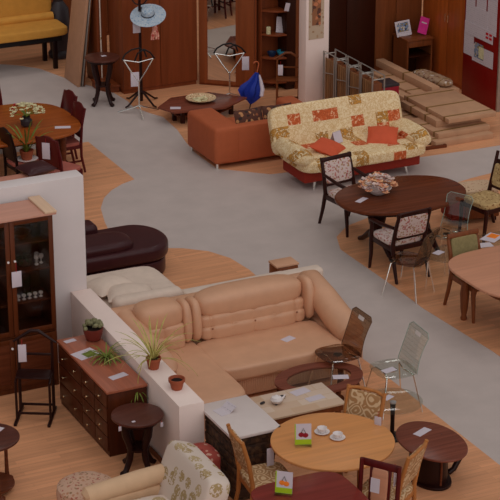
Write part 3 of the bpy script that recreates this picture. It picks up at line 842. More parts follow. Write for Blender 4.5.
shell_chair('smoky brown plastic chair beside the right arm of the beige sofa', 9.53, 17.36, -88, 'smoke', w=.45)
shell_chair('clear greenish plastic chair alone beside the grey walkway', 9.88, 16.76, -93, 'clearp', w=.48)
# green padded chair by the reddish table
t = arm_chair('brown chair with olive green back behind the reddish table', 12.04, 18.52, 2, 'mid', 'greenpad', arms=False, h=.88, w=.48, name='dining_chair')
# scroll cloth chairs around the light oak table
scroll_chair('light wood chair with scroll cloth back, behind the round oak table', 8.60, 15.36, -57)
scroll_chair('light wood scroll chair left of the round oak table, seat showing', 7.58, 15.2, 84)
scroll_chair('light wood scroll chair turned away between oak and dark brown tables', 8.49, 14.46, 215)
# red framed chair at the red table
t = thing('dining_chair', 'dark red chair with open panel back at the bottom edge', 'chair', 8.02, 13.98, -55)
F = M['redframe']
for sx in (-1, 1):
    m = MB(); m.box(sx*.19-.02, sx*.19+.02, -.21, -.17, 0, .43, .004); m.build('leg', F, t)
    m = MB(); m.tube([(sx*.19, .24, 0), (sx*.19, .2, .45), (sx*.19, .25, .97)], [.02, .024, .022], 8); m.build('leg', F, t)
MB().box(-.21, .21, -.21, .21, .37, .43, .006).build('seat_frame', F, t)
MB().pil((0, 0, .45), (.4, .4, .06), 6).build('seat_pad', M['scroll'], t)
Tb = TR(0, .22, .5, -6)
MB().box(-.2, .2, -.014, .014, .0, .05, .006, T=Tb).build('lower_rail', F, t)
m = MB(); m.box(-.2, .2, -.016, .016, .40, .47, .008, T=Tb)
for sx in (-1, 1): m.box(sx*.095-.012, sx*.095+.012, -.012, .012, .04, .41, .004, T=Tb)
m.build('back_frame', F, t)
MB().pil((0, 0, .225), (.165, .04, .36), 8, T=Tb).build('back_pad', M['beech'], t)
tg = thing('price_tag', 'white tag on the back of the dark red chair', 'tag', 0, 0)
tg.location = (8.135, 14.035, .74); tg.rotation_euler = (0, 0, R(-55))
MB().box(-.045, .045, -.006, -.002, 0, .14, T=TR(0, -.035, 0, -6)).build('card', M['tagw'], tg)

# dining set at the left
G = 'dark red chairs at the orange dining table'
panel_chair('dark red chair at the far right corner of the orange table', 9.50, 25.92, -84, 'redframe', 'pinkseat', G)
panel_chair('dark red chair at the near right end of the orange table', 9.41, 25.36, -88, 'redframe', 'pinkseat', G)
panel_chair('dark red chair with a tag, turned sideways beside the white partition', 8.98, 24.30, 118, 'redframe', 'pinkseat', G)
panel_chair('dark chair holding the long leaved potted plant, left of the tagged chair', 8.62, 24.78, 96, 'blackw', 'pinkseat', G)
panel_chair('dark red chair behind the far left of the orange table', 8.85, 26.62, 4, 'redframe', 'pinkseat', G, crest=.06)
# ------------------------------------------------------------------ tables
def cab_leg(m, x, y, h, out, r=.024):
    dx, dy = out
    m.tube([(x, y, h), (x+dx*.25, y+dy*.25, h*.85), (x-dx*.1, y-dy*.1, h*.45), (x+dx*.45, y+dy*.45, h*.16), (x+dx, y+dy, .02), (x+dx*1.25, y+dy*1.25, .018)], [r*1.3, r*1.35, r, r*.95, r*1.1, r*.7], 10)
# dark oval dining table
t = thing('oval_table', 'dark brown oval dining table with a turned pedestal', 'table', 12.25, 20.72)
MB().pri(sell(.88, .61, 2.25, 64), .70, .75, .016, 3).build('tabletop', M['mahog'], t)
MB().pri(sell(.70, .45, 2.2, 48), .62, .70).build('apron', M['darkx'], t)
for x in (-.34, .34):
    p = MB().lat([(.06, .18), (.11, .22), (.095, .28), (.065, .33), (.105, .41), (.12, .48), (.08, .54), (.09, .58), (.11, .62)], (x, 0, 0), 20).build('pedestal', M['dark'], t)
    m = MB()
    for sy in (-1, 1): m.tube([(x, 0, .24), (x, sy*.16, .22), (x, sy*.34, .08), (x, sy*.44, .035)], [.05, .045, .035, .03], 10)
    m.build('foot', M['dark'], t)
MB().box(-.34, .34, -.025, .025, .21, .26, .006).build('stretcher', M['dark'], t)
# reddish table at right edge
t = thing('dining_table', 'reddish brown dining table with rounded corners at the right edge', 'table', 12.42, 17.92)
MB().pri(sell(.93, .74, 3.6, 64), .715, .75, .012, 3).build('tabletop', M['beech'], t)
MB().pri(sell(.78, .58, 6, 40), .63, .715).build('apron', M['mid'], t)
for x in (-.63, .63):
    for y in (-.47, .47):
        MB().lat([(.034, 0), (.042, .03), (.03, .06), (.046, .16), (.058, .34), (.045, .46), (.06, .5), (.04, .53), (.058, .57), (.058, .66)], (x, y, 0), 16).build('leg', M['mid'], t)
# orange dining table
t = thing('dining_table', 'glossy orange wood dining table on the far left', 'table', 8.70, 25.58)
MB().pri(sell(.95, .87, 3.0, 64), .715, .75, .012, 3).build('tabletop', M['orangew'], t)
MB().pri(sell(.72, .66, 5, 40), .63, .715).build('apron', M['mahog'], t)
for x in (-.6, .6):
    for y in (-.52, .52):
        MB().lat([(.03, 0), (.045, .4), (.05, .64)], (x, y, 0), 14).build('leg', M['mahog'], t)
# round oak table
t = thing('round_table', 'round light oak dining table with cups and a menu stand', 'table', 8.24, 15.08)
MB().pri(sell(.6, .6, 2, 72), .72, .75, .008, 3).build('tabletop', M['oak'], t)
MB().pri(sell(.44, .44, 2, 48), .66, .72).build('apron', M['mid'], t)
MB().lat([(.11, .1), (.12, .3), (.09, .5), (.12, .66)], seg=20).build('pedestal', M['mid'], t)
for k in range(4):
    a = k*90+20
    MB().tube([(.06*math.cos(R(a)), .06*math.sin(R(a)), .18), (.25*math.cos(R(a)), .25*math.sin(R(a)), .10), (.4*math.cos(R(a)), .4*math.sin(R(a)), .03)], [.05, .04, .03], 10).build('foot', M['mid'], t)
# red table at the bottom edge
t = thing('dining_table', 'dark red wooden dining table cut by the bottom edge', 'table', 7.52, 14.17)
MB().pri(sell(.48, .42, 4.5, 48), .715, .75, .01, 2).build('tabletop', M['red_wood'], t)
MB().box(-.4, .4, -.34, .34, .64, .715).build('apron', M['redframe'], t)
for x in (-.37, .37):
    for y in (-.31, .31): MB().box(x-.03, x+.03, y-.03, y+.03, 0, .66, .006).build('leg', M['redframe'], t)
# dark brown oval coffee table
t = thing('coffee_table', 'dark brown oval coffee table with curved panel base', 'table', 9.43, 15.2)
MB().pri(sell(.315, .455, 2.05, 64), .395, .42, .01, 3).build('tabletop', M['top'], t)
MB().lat([(.2, .02), (.21, .04), (.2, .395)], (-.03, .0, 0), 32, sx=.85, sy=1.2).build('base', M['espresso'], t)
MB().pri(sell(.2, .3, 2, 40, -.02, 0), 0, .035, .006).build('plinth', M['espresso'], t)
m = MB(); m.tube([(.15, .08, .395), (.27, .05, .35), (.37, .03, .26), (.34, 0, .15), (.26, -.02, .05), (.2, -.02, .02)], [.03, .035, .035, .033, .03, .03], 10)
m.build('curved_leg', M['espresso'], t)
m = MB(); m.tube([(-.03, -.25, .04), (-.03, -.255, .2), (-.03, -.25, .39)], .012, 8); m.build('edge_bead', M['mahog'], t)
# oval glass coffee table with brown frame
t = thing('coffee_table', 'oval coffee table of glass in a wide brown frame before the sofa', 'table', 9.12, 17.02)
fr = MB()
o1, o2 = sell(.5, .36, 2, 56), sell(.37, .23, 2, 56)
tb = bmesh.new()
V = [[tb.verts.new((x, y, z)) for x, y in o] for o, z in ((o1, .375), (o1, .40), (o2, .40), (o2, .375))]
for a, b in ((0, 1), (1, 2), (2, 3), (3, 0)):
    for k in range(56): tb.faces.new((V[a][k], V[a][(k+1) % 56], V[b][(k+1) % 56], V[b][k]))
bmesh.ops.recalc_face_normals(tb, faces=tb.faces)
fr.add(tb); fr.build('frame', M['top'], t)
MB().pri(sell(.372, .232, 2, 48), .385, .394).build('glass_pane', M['gtop'], t)
for a in (35, 145, 215, 325):
    c, s_ = math.cos(R(a)), math.sin(R(a))
    MB().tube([(.43*c, .30*s_, .375), (.46*c, .33*s_, .25), (.40*c, .27*s_, .1), (.38*c, .25*s_, 0)], [.03, .034, .03, .026], 10).build('leg', M['mahog'], t)
MB().pri(sell(.3, .18, 2, 40), .1, .115).build('lower_shelf', M['mahog'], t)
# low tiled table
t = thing('tile_table', 'low table topped with pale stone tiles before the beige sofa', 'table', 8.60, 16.54)
m = MB(); m.box(-.44, .44, -.27, .27, .425, .45, .006); m.build('tabletop', M['tile'], t)
MB().box(-.42, .42, -.25, .25, .36, .425).build('apron', M['mid'], t)
for x in (-.38, .38):
    for y in (-.21, .21): MB().box(x-.025, x+.025, y-.025, y+.025, 0, .37, .004).build('leg', M['mid'], t)
# white topped side table with a woven body
t = thing('side_table', 'white topped side table with dark woven body by the low wall', 'table', 7.66, 15.94)
MB().box(-.27, .27, -.40, .40, .715, .75, .008).build('tabletop', M['whitetop'], t)
b = MB()
for k in range(6): b.box(-.22, .22, -.35, .35, .03+k*.115, .03+k*.115+.105, .012)
b.box(-.21, .21, -.34, .34, 0, .715); b.build('woven_body', M['rattan'], t)
# round glass table with dark post legs
t = thing('side_table', 'round glass side table on a dark pedestal beside the walkway', 'table', 9.52, 16.13)
MB().pri(sell(.31, .31, 2, 48), .42, .43, .003).build('glass_top', M['gtop'], t)
MB().lat([(.13, 0), (.13, .012), (.03, .02), (.024, .06), (.022, .2), (.026, .34), (.032, .405)], (0, 0, 0), 20).build('pedestal', M['blackw'], t)
MB().lat([(.034, .404), (.034, .42)], (0, 0, 0), 20).build('pale_cap', M['tagw'], t)
# glass shelf table with papers, right
t = thing('side_table', 'low glass table with papers between smoky chair and green chair', 'table', 12.18, 19.42, 30)
MB().pri(sell(.3, .22, 3, 40), .40, .41, .003).build('glass_top', M['gtop'], t)
for x in (-.22, .22):
    for y in (-.15, .15): MB().tube([(x, y, .4), (x*1.08, y*1.08, 0)], .011, 8).build('leg', M['chrome'], t)
single('paper', MB().box(-.07, .07, -.05, .05, 0, .003), M['tagw'], 'white card on the low glass table by the green chair', 'paper', (12.08, 19.48, .411), 24)
t = thing('side_table', 'glass table with magazines at the right edge behind the reddish table', 'table', 12.98, 19.45, 0)
MB().pri(sell(.42, .26, 4, 40), .43, .44, .003).build('glass_top', M['gtop'], t)
for x in (-.33, .33):
    for y in (-.18, .18): MB().tube([(x, y, .43), (x, y, 0)], .012, 8).build('leg', M['chrome'], t)
t = thing('magazine', 'open magazine with an orange picture on the glass table', 'magazine', 12.9, 19.55, 30, .441)
MB().box(-.14, .14, -.1, .1, 0, .005).build('pages', M['tagw'], t)
MB().box(-.02, .12, -.05, .07, .005, .0065).build('printed_picture', M['orangep'], t)
single('paper', MB().box(-.1, .1, -.07, .07, 0, .003), M['paper'], 'pale sheet left of the magazine on the glass table', 'paper', (12.68, 19.38, .441), -10)

# round pedestal tables with curled legs
def curl_table(label, u, v, h, r, mat, feet=4, name='plant_table', rot=30):
    t = thing(name, label, 'table', u, v, rot)
    MB().pri(sell(r, r, 2, 48), h-.028, h, .008, 3).build('tabletop', M[mat], t)
    MB().pri(sell(r*.82, r*.82, 2, 40), h-.07, h-.028).build('apron', M['espresso'], t)
    for k in range(feet):
        a = R(360/feet*k)
        m = MB(); c, s_ = math.cos(a), math.sin(a)
        pr = [(r*.68, h-.06), (r*.6, h*.72), (r*.36, h*.45), (r*.42, h*.25), (r*.62, .05), (r*.76, .022), (r*.83, .04)]
        m.tube([(q*c, q*s_, z) for q, z in pr], [.04, .042, .038, .033, .03, .033, .026], 10)
        m.build('leg', M['espresso'], t)
    MB().pri(sell(r*.45, r*.45, 2, 30), h*.40, h*.40+.02).build('lower_disc', M['espresso'], t)
    return t
curl_table('small round dark table with curled feet by the leaning boards', 11.1, 28.02, .77, .275, 'stooltop', rot=20)
curl_table('round dark plant stool standing before the chest of drawers', 6.86, 16.64, .63, .265, 'stooltop', rot=18)
m = MB()
t = thing('round_table', 'small round brown table at the lower left edge', 'table', 5.37, 16.88)
MB().pri(sell(.31, .31, 2, 48), .575, .6, .008, 3).build('tabletop', M['stooltop'], t)
for a in (20, 140, 260):
    c, s_ = .25*math.cos(R(a+10)), .25*math.sin(R(a+10))
    l = MB(); l.lat([(.03, .05), (.022, .1), (.018, .3), (.022, .5), (.026, .575)], (c, s_, 0), 12); o = l.build('leg', M['mahog'], t)
    MB().lat([(.045, 0), (.062, .015), (.062, .04), (.03, .06)], (c, s_, 0), 16).build('foot', M['mahog'], o)
MB().pri(sell(.24, .24, 2, 40), .07, .09, .004).build('lower_shelf', M['mahog'], t)
# low stepped coffee table under the plate
t = thing('coffee_table', 'low dark stepped coffee table in front of the mirror', 'table', 12.22, 26.74)
MB().pri([(-.72, .05), (-.35, .40), (.3, .40), (.72, -.1), (.2, -.42), (-.6, -.30)], .22, .25, .006).build('tabletop', M['top'], t)
MB().pri([(-.5, .05), (-.3, .26), (.28, .28), (.5, -.08), (.16, -.26), (-.44, -.18)], .10, .125, .004).build('lower_shelf', M['mahog'], t)
for x, y in ((-.46, .02), (-.26, .24), (.24, .24), (.46, -.07), (.12, -.24), (-.4, -.16)): MB().box(x-.03, x+.03, y-.03, y+.03, 0, .22, .004).build('leg', M['dark'], t)

# ------------------------------------------------------------------ things on the tables
t = thing('plate', 'round woven plate of pale chips on the low table', 'plate', 12.22, 26.78, 0, .25)
MB().lat([(.1, 0), (.12, .005), (.2, .035), (.235, .05), (.235, .056), (.19, .045), (.1, .014), (0, .012)], seg=36).build('dish', M['plate'], t)
q = MB()
for i in range(16): q.pil((random.uniform(-.1, .1), random.uniform(-.1, .1), .028), (.07, .04, .025), 2.4, 3, T=TR(rz=0))
o = q.build('shell_filling', M['daisy'], t); o['kind'] = 'stuff'
def bouquet(t, n, r, z, mats, blob=.03):
    for j, mm in enumerate(mats):
        m = MB()
        for i in range(n):
            a = random.uniform(0, 2*PI); q = r*math.sqrt(random.random()); h = z+.13*(1-(q/r)**2)+random.uniform(-.03, .03)
            c = (q*math.cos(a), q*math.sin(a), h)
            for k in range(5):
                b = k*72+random.uniform(0, 40)
                m.pil((0, 0, 0), (blob, blob*.7, blob*.25), 2.2, 2, T=TR(*c) @ TR(rz=b, ry=-28) @ TR(blob*.55))
        o = m.build('blossoms', M[mm], t); o['kind'] = 'stuff'
t = thing('flower_bowl', 'white bowl of dried pink flowers on the dark oval table', 'flower bowl', 11.98, 20.83, 0, .75)
MB().lat([(.07, 0), (.09, .01), (.15, .06), (.175, .09), (.165, .09), (.13, .05), (0, .02)], seg=28).build('bowl', M['china'], t)
bouquet(t, 30, .23, .09, ('petal', 'floral'), .06)
t = thing('flower_vase', 'dark vase of small cream flowers on the orange dining table', 'flower vase', 8.88, 25.36, 0, .75)
MB().lat([(.05, 0), (.08, .03), (.085, .09), (.05, .13), (.06, .15), (.05, .15), (0, .1)], seg=20).build('vase', M['stone'], t)
bouquet(t, 55, .25, .19, ('daisy',), .036)
m = MB()
for i in range(22):
    a = random.uniform(0, 2*PI); m.leaf((0, 0, .13), (math.cos(a)*.7, math.sin(a)*.7, .8), .24, .012, .7)
m.build('stems', M['leaf'], t)
m = MB(); m.tube([(-.12, .08, .18), (-.17, .1, .26), (-.12, .12, .31), (-.07, .1, .29)], .014, 8); m.build('red_bow', M['redbow'], t)
# menu stand, cups
def menu(label, u, v, rot, pic, z=.75):
    t = thing('menu_stand', label, 'menu stand', u, v, rot, z); t.scale = (1.45, 1.3, 1.35)
    MB().box(-.055, .055, -.03, .03, 0, .012).build('stand_foot', M['clearp'], t)
    MB().box(-.055, .055, -.003, .003, .01, .165, T=TR(rx=-8)).build('card', M['tagw'], t)
    m = MB(); m.box(-.055, .055, -.006, -.003, .012, .05, T=TR(rx=-8)); m.box(-.055, -.048, -.006, -.003, .05, .165, T=TR(rx=-8)); m.build('lime_print', M['green'], t)
    m = MB()
    for x, z2 in ((-.012, .085), (.016, .08)): m.lat([(0, -.019), (.014, -.013), (.02, 0), (.014, .013), (0, .019)], (0, 0, 0), 12, T=TR(rx=-8) @ TR(x, -.0035, z2) @ Matrix.Diagonal((1, .1, 1, 1)))
    m.build('printed_fruit', M[pic], t)
    m = MB(); m.tube([(-.012, -.007, .10), (.002, -.007, .132), (.016, -.007, .1)], .002, 5, T=TR(rx=-8)); m.build('printed_stem', M['leafd'], t)
menu('acrylic menu stand with cherries printed, on the round oak table', 7.93, 15.10, -22, 'cherry')
menu('acrylic menu stand with an orange picture, on the red table', 7.33, 14.33, -40, 'orangep')
for u, v, l in ((8.22, 15.26, 'white cup on saucer nearest the cherry menu stand'), (8.30, 15.09, 'white cup on saucer in the middle of the oak table')):
    t = thing('teacup', l, 'cup', u, v, random.uniform(0, 90), .75, 'cups on the round oak table')
    MB().lat([(.03, 0), (.04, .003), (.065, .012), (.066, .015), (.04, .008), (0, .006)], seg=28).build('saucer', M['china'], t)
    t.scale = (1.15, 1.15, 1.15)
    c = MB().lat([(.022, .006), (.026, .01), (.038, .035), (.043, .05), (.040, .05), (.034, .034), (.02, .014), (0, .012)], seg=24).build('cup', M['china'], t)
    MB().tube(arc((.045, 0, .03), .014, -100, 100, 8), .004, 6).build('handle', M['china'], c)
# small things on the tiled table
t = thing('teapot', 'small white teapot with dark feet on the tiled table', 'teapot', 8.38, 16.56, 0, .45)
MB().lat([(.03, .01), (.05, .02), (.065, .05), (.05, .08), (.02, .09), (.012, .1), (0, .105)], seg=20).build('pot', M['china'], t)
MB().tube([(.055, 0, .04), (.085, 0, .06), (.1, 0, .085)], [.014, .011, .008], 8).build('spout', M['china'], t)
for a in (0, 120, 240): MB().pil((.035*math.cos(R(a)), .035*math.sin(R(a)), .01), (.03, .03, .02), 2.2, 3).build('foot', M['stone'], t)
single('dish', MB().lat([(.02, 0), (.034, .016), (.03, .016), (.014, .006), (0, .005)], seg=16), M['stone'], 'small dark dish near the white teapot on the tiled table', 'dish', (8.50, 16.66, .45))
single('ornament', MB().pil((0, 0, .012), (.07, .03, .024), 2.4, 4), M['stone'], 'small dark ornament at the left corner of the tiled table', 'ornament', (8.25, 16.62, .45), 20)
def paper(label, u, v, z, rot, w=.15, d=.1, mat='tagw', name='price_sheet'):
    return single(name, MB().box(-w/2, w/2, -d/2, d/2, 0, .002), M[mat], label, 'price sheet', (u, v, z), rot)
paper('white sheet furthest back on the tiled table', 8.73, 16.70, .4505, 12, .2, .12)
paper('white sheet nearest the scroll chair on the tiled table', 8.80, 16.50, .4505, 6, .2, .1)
paper('white sheet on the glass of the oval coffee table', 9.33, 16.92, .4005, -22, .17, .1)
paper('white sheet on the dark brown oval coffee table', 9.44, 15.40, .4205, 24, .2, .09)
paper('white sheet on the dark oval dining table left of the flowers', 11.68, 20.72, .7505, 30, .2, .08)
paper('white sheet on the seat of the clear greenish chair', 9.82, 16.74, .4555, 10, .16, .09)
paper('white sheet at the right end of the orange dining table', 9.32, 25.1, .7505, -20, .22, .1)
paper('white tag lying on the small round dark table at the back', 11.14, 28.05, .7705, 0, .08, .06)
paper('white sheet on the left corner of the low stepped table', 11.72, 26.62, .2505, -25, .16, .11)
paper('tiny white card on the rim of the round plant stool', 6.76, 16.50, .6305, 0, .035, .03)
paper('white card with a clip at the edge of the lower left round table', 5.50, 16.98, .6005, 40, .13, .09, 'paper')
t = thing('brochure', 'open white brochure on the white side table', 'brochure', 7.58, 16.1, 10, .75)
MB().box(-.1, .0, -.08, .08, 0, .003).build('page', M['paper'], t)
MB().box(0, .1, -.08, .08, 0, .003, T=TR(rx=0, ry=-35)).build('page', M['paper'], t)
# ------------------------------------------------------------------ bookcase
t = thing('display_cabinet', 'brown two door display cabinet with glass against the white partition', 'cabinet', 5.85, 18.84)
c = MB(); W, D, H = .99, .42, 2.03
c.box(0, .025, 0, D, .0, H); c.box(W-.025, W, 0, D, 0, H); c.box(W/2-.012, W/2+.012, .02, D, .05, H); c.box(0, W, D-.015, D, .05, H); c.box(0, W, .01, D, 0, .07); c.box(0, W, .01, D, .66, .69)
c.build('carcass', M['case'], t)
MB().box(-.02, W+.03, -.05, D+.03, H, H+.022, .003).build('top_board', M['caset'], t)
MB().box(W-.10, W+.035, -.055, D+.05, H+.022, H+.045, .004).build('cornice', M['palecorn'], t)
for z in (1.05, 1.41, 1.73): MB().box(.03, W-.03, .03, D-.02, z-.018, z).build('shelf', M['case'], t)
def cab_door(x0, x1, z0, z1, glass, kx, kz):
    m = MB(); f = .052
    m.box(x0, x0+f, -.02, 0, z0, z1, .003); m.box(x1-f, x1, -.02, 0, z0, z1, .003); m.box(x0+f, x1-f, -.02, 0, z0, z0+f, .003); m.box(x0+f, x1-f, -.02, 0, z1-f, z1, .003)
    d = m.build('door', M['case'], t)
    if glass: MB().box(x0+f, x1-f, -.012, -.007, z0+f, z1-f).build('glass_pane', M['pane'], d)
    else: MB().box(x0+f, x1-f, -.014, -.004, z0+f, z1-f, .003).build('door_panel', M['mahog'], d)
    MB().lat([(.006, 0), (.006, .012), (.013, .018), (.013, .026), (0, .03)], (0, 0, 0), 12, T=TR(kx, -.02, kz, 90)).build('knob', M['china'], d)
cab_door(.005, .492, .70, 2.02, True, .46, 1.57); cab_door(.498, .985, .70, 2.02, True, .535, 1.57)
cab_door(.005, .492, .08, .66, False, .46, .56); cab_door(.498, .985, .08, .66, False, .535, .56)
def in_cab(x, y, z): return (5.85+x, 18.84+y, z)
single('bowl', MB().lat([(.05, 0), (.06, .01), (.12, .08), (.125, .08), (.06, .02), (0, .02)], seg=24), M['mid'], 'brown wooden bowl on the highest shelf of the display cabinet', 'bowl', in_cab(.68, .19, 1.73))
single('glass_jug', MB().lat([(.04, 0), (.06, .05), (.05, .13), (.055, .15), (.05, .15), (.045, .02), (0, .01)], seg=20), M['gtop'], 'clear glass jug right of the wooden bowl in the cabinet', 'jug', in_cab(.86, .18, 1.73))
t2 = thing('basket', 'dark basket of greenery on the second cabinet shelf', 'basket', *in_cab(.72, .2, 0)[:2], 0, 1.41)
MB().lat([(.07, 0), (.10, .1), (.09, .1), (.06, .01), (0, .01)], seg=20).build('wicker', M['rattan'], t2)
m = MB()
for i in range(26):
    a = random.uniform(0, 2*PI); m.leaf((0, 0, .08), (math.cos(a), math.sin(a), random.uniform(.4, 1.2)), .15, .014, .9)
m.build('greenery', M['leafd'], t2)['kind'] = 'stuff'
for i, (x, y) in enumerate(((.84, .14), (.90, .16), (.87, .22))):
    single('glass_ornament', MB().lat([(.02, 0), (.026, .01), (.006, .03), (.006, .05), (.028, .08), (.026, .11), (.022, .11), (0, .06)], seg=14), M['china'], ['white goblet at the front right of the second cabinet shelf', 'white goblet nearest the right side on the second cabinet shelf', 'white goblet furthest back on the second cabinet shelf'][i], 'goblet', in_cab(x, y, 1.41))
single('glass_vase', MB().lat([(.05, 0), (.05, .24), (.055, .25), (.046, .25), (.044, .01), (0, .01)], seg=16), M['pane'], 'tall grey glass vase on the third cabinet shelf', 'vase', in_cab(.72, .17, 1.05))
for i in range(5):
    single('glass_ornament', MB().lat([(.02, 0), (.024, .008), (.006, .02), (.026, .045), (.024, .06), (0, .03)], seg=12), M['china'], 'small pale glass in the row along the third cabinet shelf', 'glass', in_cab(.60+i*.065, .10, 1.05), 0, 'row of small glasses in the cabinet')

# ------------------------------------------------------------------ chest of drawers by the low wall
t = thing('chest_of_drawers', 'reddish brown chest with many small drawers under the plants', 'chest', 6.68, 17.0)
MB().box(.02, .445, .015, 1.40, .0, .72, .004).build('carcass', M['chest'], t)
MB().box(0, .45, 0, 1.42, .72, .75, .005).build('top', M['chesttop'], t)
def drawer(y0, y1, z0, z1, k=1):
    d = MB().box(.002, .022, y0+.006, y1-.006, z0+.005, z1-.005, .004).build('drawer', M['chest'], t)
    for i in range(k):
        kb = MB(); yy = y0+(y1-y0)*(i+.5)/k
        kb.lat([(.006, 0), (.006, .012), (.014, .018), (.013, .026), (0, .03)], (0, 0, 0), 10, T=TR(.002, yy, (z0+z1)/2, 0, -90))
        kb.build('knob', M['brass'], d)
for y0, y1, n in ((.02, .36, 4), (.36, .72, 4), (.72, 1.39, 3)):
    for i in range(n): drawer(y0, y1, .06+i*.655/n, .06+(i+1)*.655/n, 1 if n == 4 else 2)
# plants
t = thing('potted_succulent', 'grey green succulent in a red brown pot at the back of the chest', 'plant', 7.04, 18.26, 0, .75)
MB().lat([(.065, 0), (.08, .01), (.105, .10), (.108, .14), (.098, .14), (.09, .12), (0, .12)], seg=28).build('pot', M['potred'], t)
MB().lat([(.09, .118), (.08, .128), (0, .13)], seg=20).build('soil', M['soil'], t)
m = MB()
for i in range(34):
    a = random.uniform(0, 2*PI); q = .1*math.sqrt(random.random())
    m.pil((q*math.cos(a), q*math.sin(a), .165+.035*(1-q*10)+random.uniform(-.015, .02)), (.05, .05, .045), 2.2, 3)
m.tube([(0, 0, .14), (.005, 0, .25)], .008, 6)
m.build('foliage', M['cactus'], t)['kind'] = 'stuff'
def spider(label, u, v, z, n, L, pot=True, mat='leafy'):
    t = thing('spider_plant', label, 'plant', u, v, 0, z)
    h = .02
    if pot:
        MB().lat([(.05, 0), (.055, .005), (.072, .10), (.08, .10), (.08, .125), (.07, .125), (.062, .1), (0, .1)], seg=24).build('pot', M['terracot'], t)
        MB().lat([(.063, .095), (.05, .108), (0, .11)], seg=16).build('soil', M['soil'], t); h = .10
    m = MB()
    for i in range(n):
        a = 2*PI*i/n+random.uniform(-.2, .2)
        m.leaf((.01*math.cos(a), .01*math.sin(a), h), (math.cos(a), math.sin(a), random.uniform(.35, 2.2)+(.35 if pot and abs(math.sin(a)) > .55 else 0)), L*random.uniform(.7, 1.15), .0105, random.uniform(.8, 1.9)*(.5 if pot and abs(math.sin(a)) > .55 else 1), 7)
    m.build('leaves', M[mat], t)
    return t
t = spider('spider plant in a terracotta pot on the low white wall', 7.25, 17.12, .85, 36, .52)
m = MB(); m.tube([(-.05, .0, .12), (-.14, -.03, .1), (-.20, -.06, -.05), (-.21, -.07, -.17)], .004, 6); m.build('runner', M['leafy'], t)
m = MB()
for i in range(22):
    a = random.uniform(0, 2*PI); m.leaf((-.215, -.07, -.18), (math.cos(a)-.5, math.sin(a), random.uniform(-.3, .8)), .15, .009, 1.2)
m.build('plantlet', M['leaf'], t)
spider('bright green spider plantlet lying on the chest beside the paper', 6.97, 17.72, .75, 46, .23, False, 'leaf')
t = thing('flower_pot', 'small terracotta pot of bare soil on the low wall front', 'flower pot', 7.27, 16.58, 0, .85)
MB().lat([(.05, 0), (.055, .004), (.074, .085), (.084, .085), (.086, .115), (.074, .115), (.066, .09), (0, .088)], seg=28).build('pot', M['terracot'], t)
MB().lat([(.068, .085), (.05, .098), (.02, .1), (0, .102)], seg=18).build('soil', M['soil'], t)
t = thing('long_leaved_plant', 'long leaved plant in a terracotta pot on the dark chair', 'plant', 8.66, 24.78, 0, .475)
MB().lat([(.07, 0), (.095, .12), (.10, .14), (.09, .14), (.08, .11), (0, .11)], seg=24).build('pot', M['terracot'], t)
MB().lat([(.11, 0), (.15, .012), (.155, .02), (.1, .008), (0, .006)], seg=28).build('saucer', M['china'], t)
m = MB()
for i in range(16):
    a = 2*PI*i/16+random.uniform(-.2, .2); m.leaf((0, 0, .1), (math.cos(a)*.8, math.sin(a)*.8, random.uniform(.9, 2.6)), random.uniform(.45, .8), .019, .8, 7)
m.build('leaves', M['leaf'], t)
t = thing('flyer', 'pale green printed flyer on the chest before the succulent', 'flyer', 6.83, 17.95, 16, .75)
MB().box(-.13, .13, -.10, .10, 0, .002).build('sheet', M['tagw'], t)
MB().box(-.04, .09, -.09, .03, .002, .003).build('printed_picture', M['leaf'], t)
paper('white card at the back left corner of the chest', 6.80, 18.33, .7505, 10, .13, .07)
paper('white card near the front of the chest top', 6.93, 17.30, .7505, 14, .2, .09)

# ------------------------------------------------------------------ valet stands and coat rack
def wood_valet(label, u, v, rot, h, w, mat):
    t = thing('valet_stand', label, 'valet stand', u, v, rot)
    F = M[mat]; hw = w/2
    for sx in (-1, 1):
        MB().box(sx*hw-.016, sx*hw+.016, -.23, .23, .0, .035, .005).build('foot', F, t)
        MB().tube([(sx*hw, .12, .03), (sx*hw, .13, h*.55), (sx*hw, .15, h*.9)], [.018, .017, .015], 8).build('post', F, t)
        MB().tube([(sx*hw, -.10, .03), (sx*hw, -.10, h*.48), (sx*hw, .02, h*.52), (sx*hw, .12, h*.53)], .014, 8).build('front_post', F, t)
    for y, z in ((-.1, .10), (.12, .10), (.13, h*.45), (.14, h*.72)): MB().box(-hw, hw, y-.01, y+.01, z-.012, z+.012, .003).build('crossbar', F, t)
    MB().box(-hw, hw, -.1, .13, h*.525, h*.54, .003).build('tray', F, t)
    MB().tube([(-hw-.05, .13, h*.87), (-hw*.6, .14, h*.955), (-.04, .15, h), (.04, .15, h), (hw*.6, .14, h*.955), (hw+.05, .13, h*.87)], [.012, .018, .02, .02, .018, .012], 10).build('hanger_bar', F, t)
    return t
wood_valet('dark wood valet stand in front of the display cabinet', 6.33, 18.20, -30, .95, .36, 'espresso')
wood_valet('brown wooden valet stand before the rounded shelves', 13.66, 26.66, -28, .82, .34, 'mid')
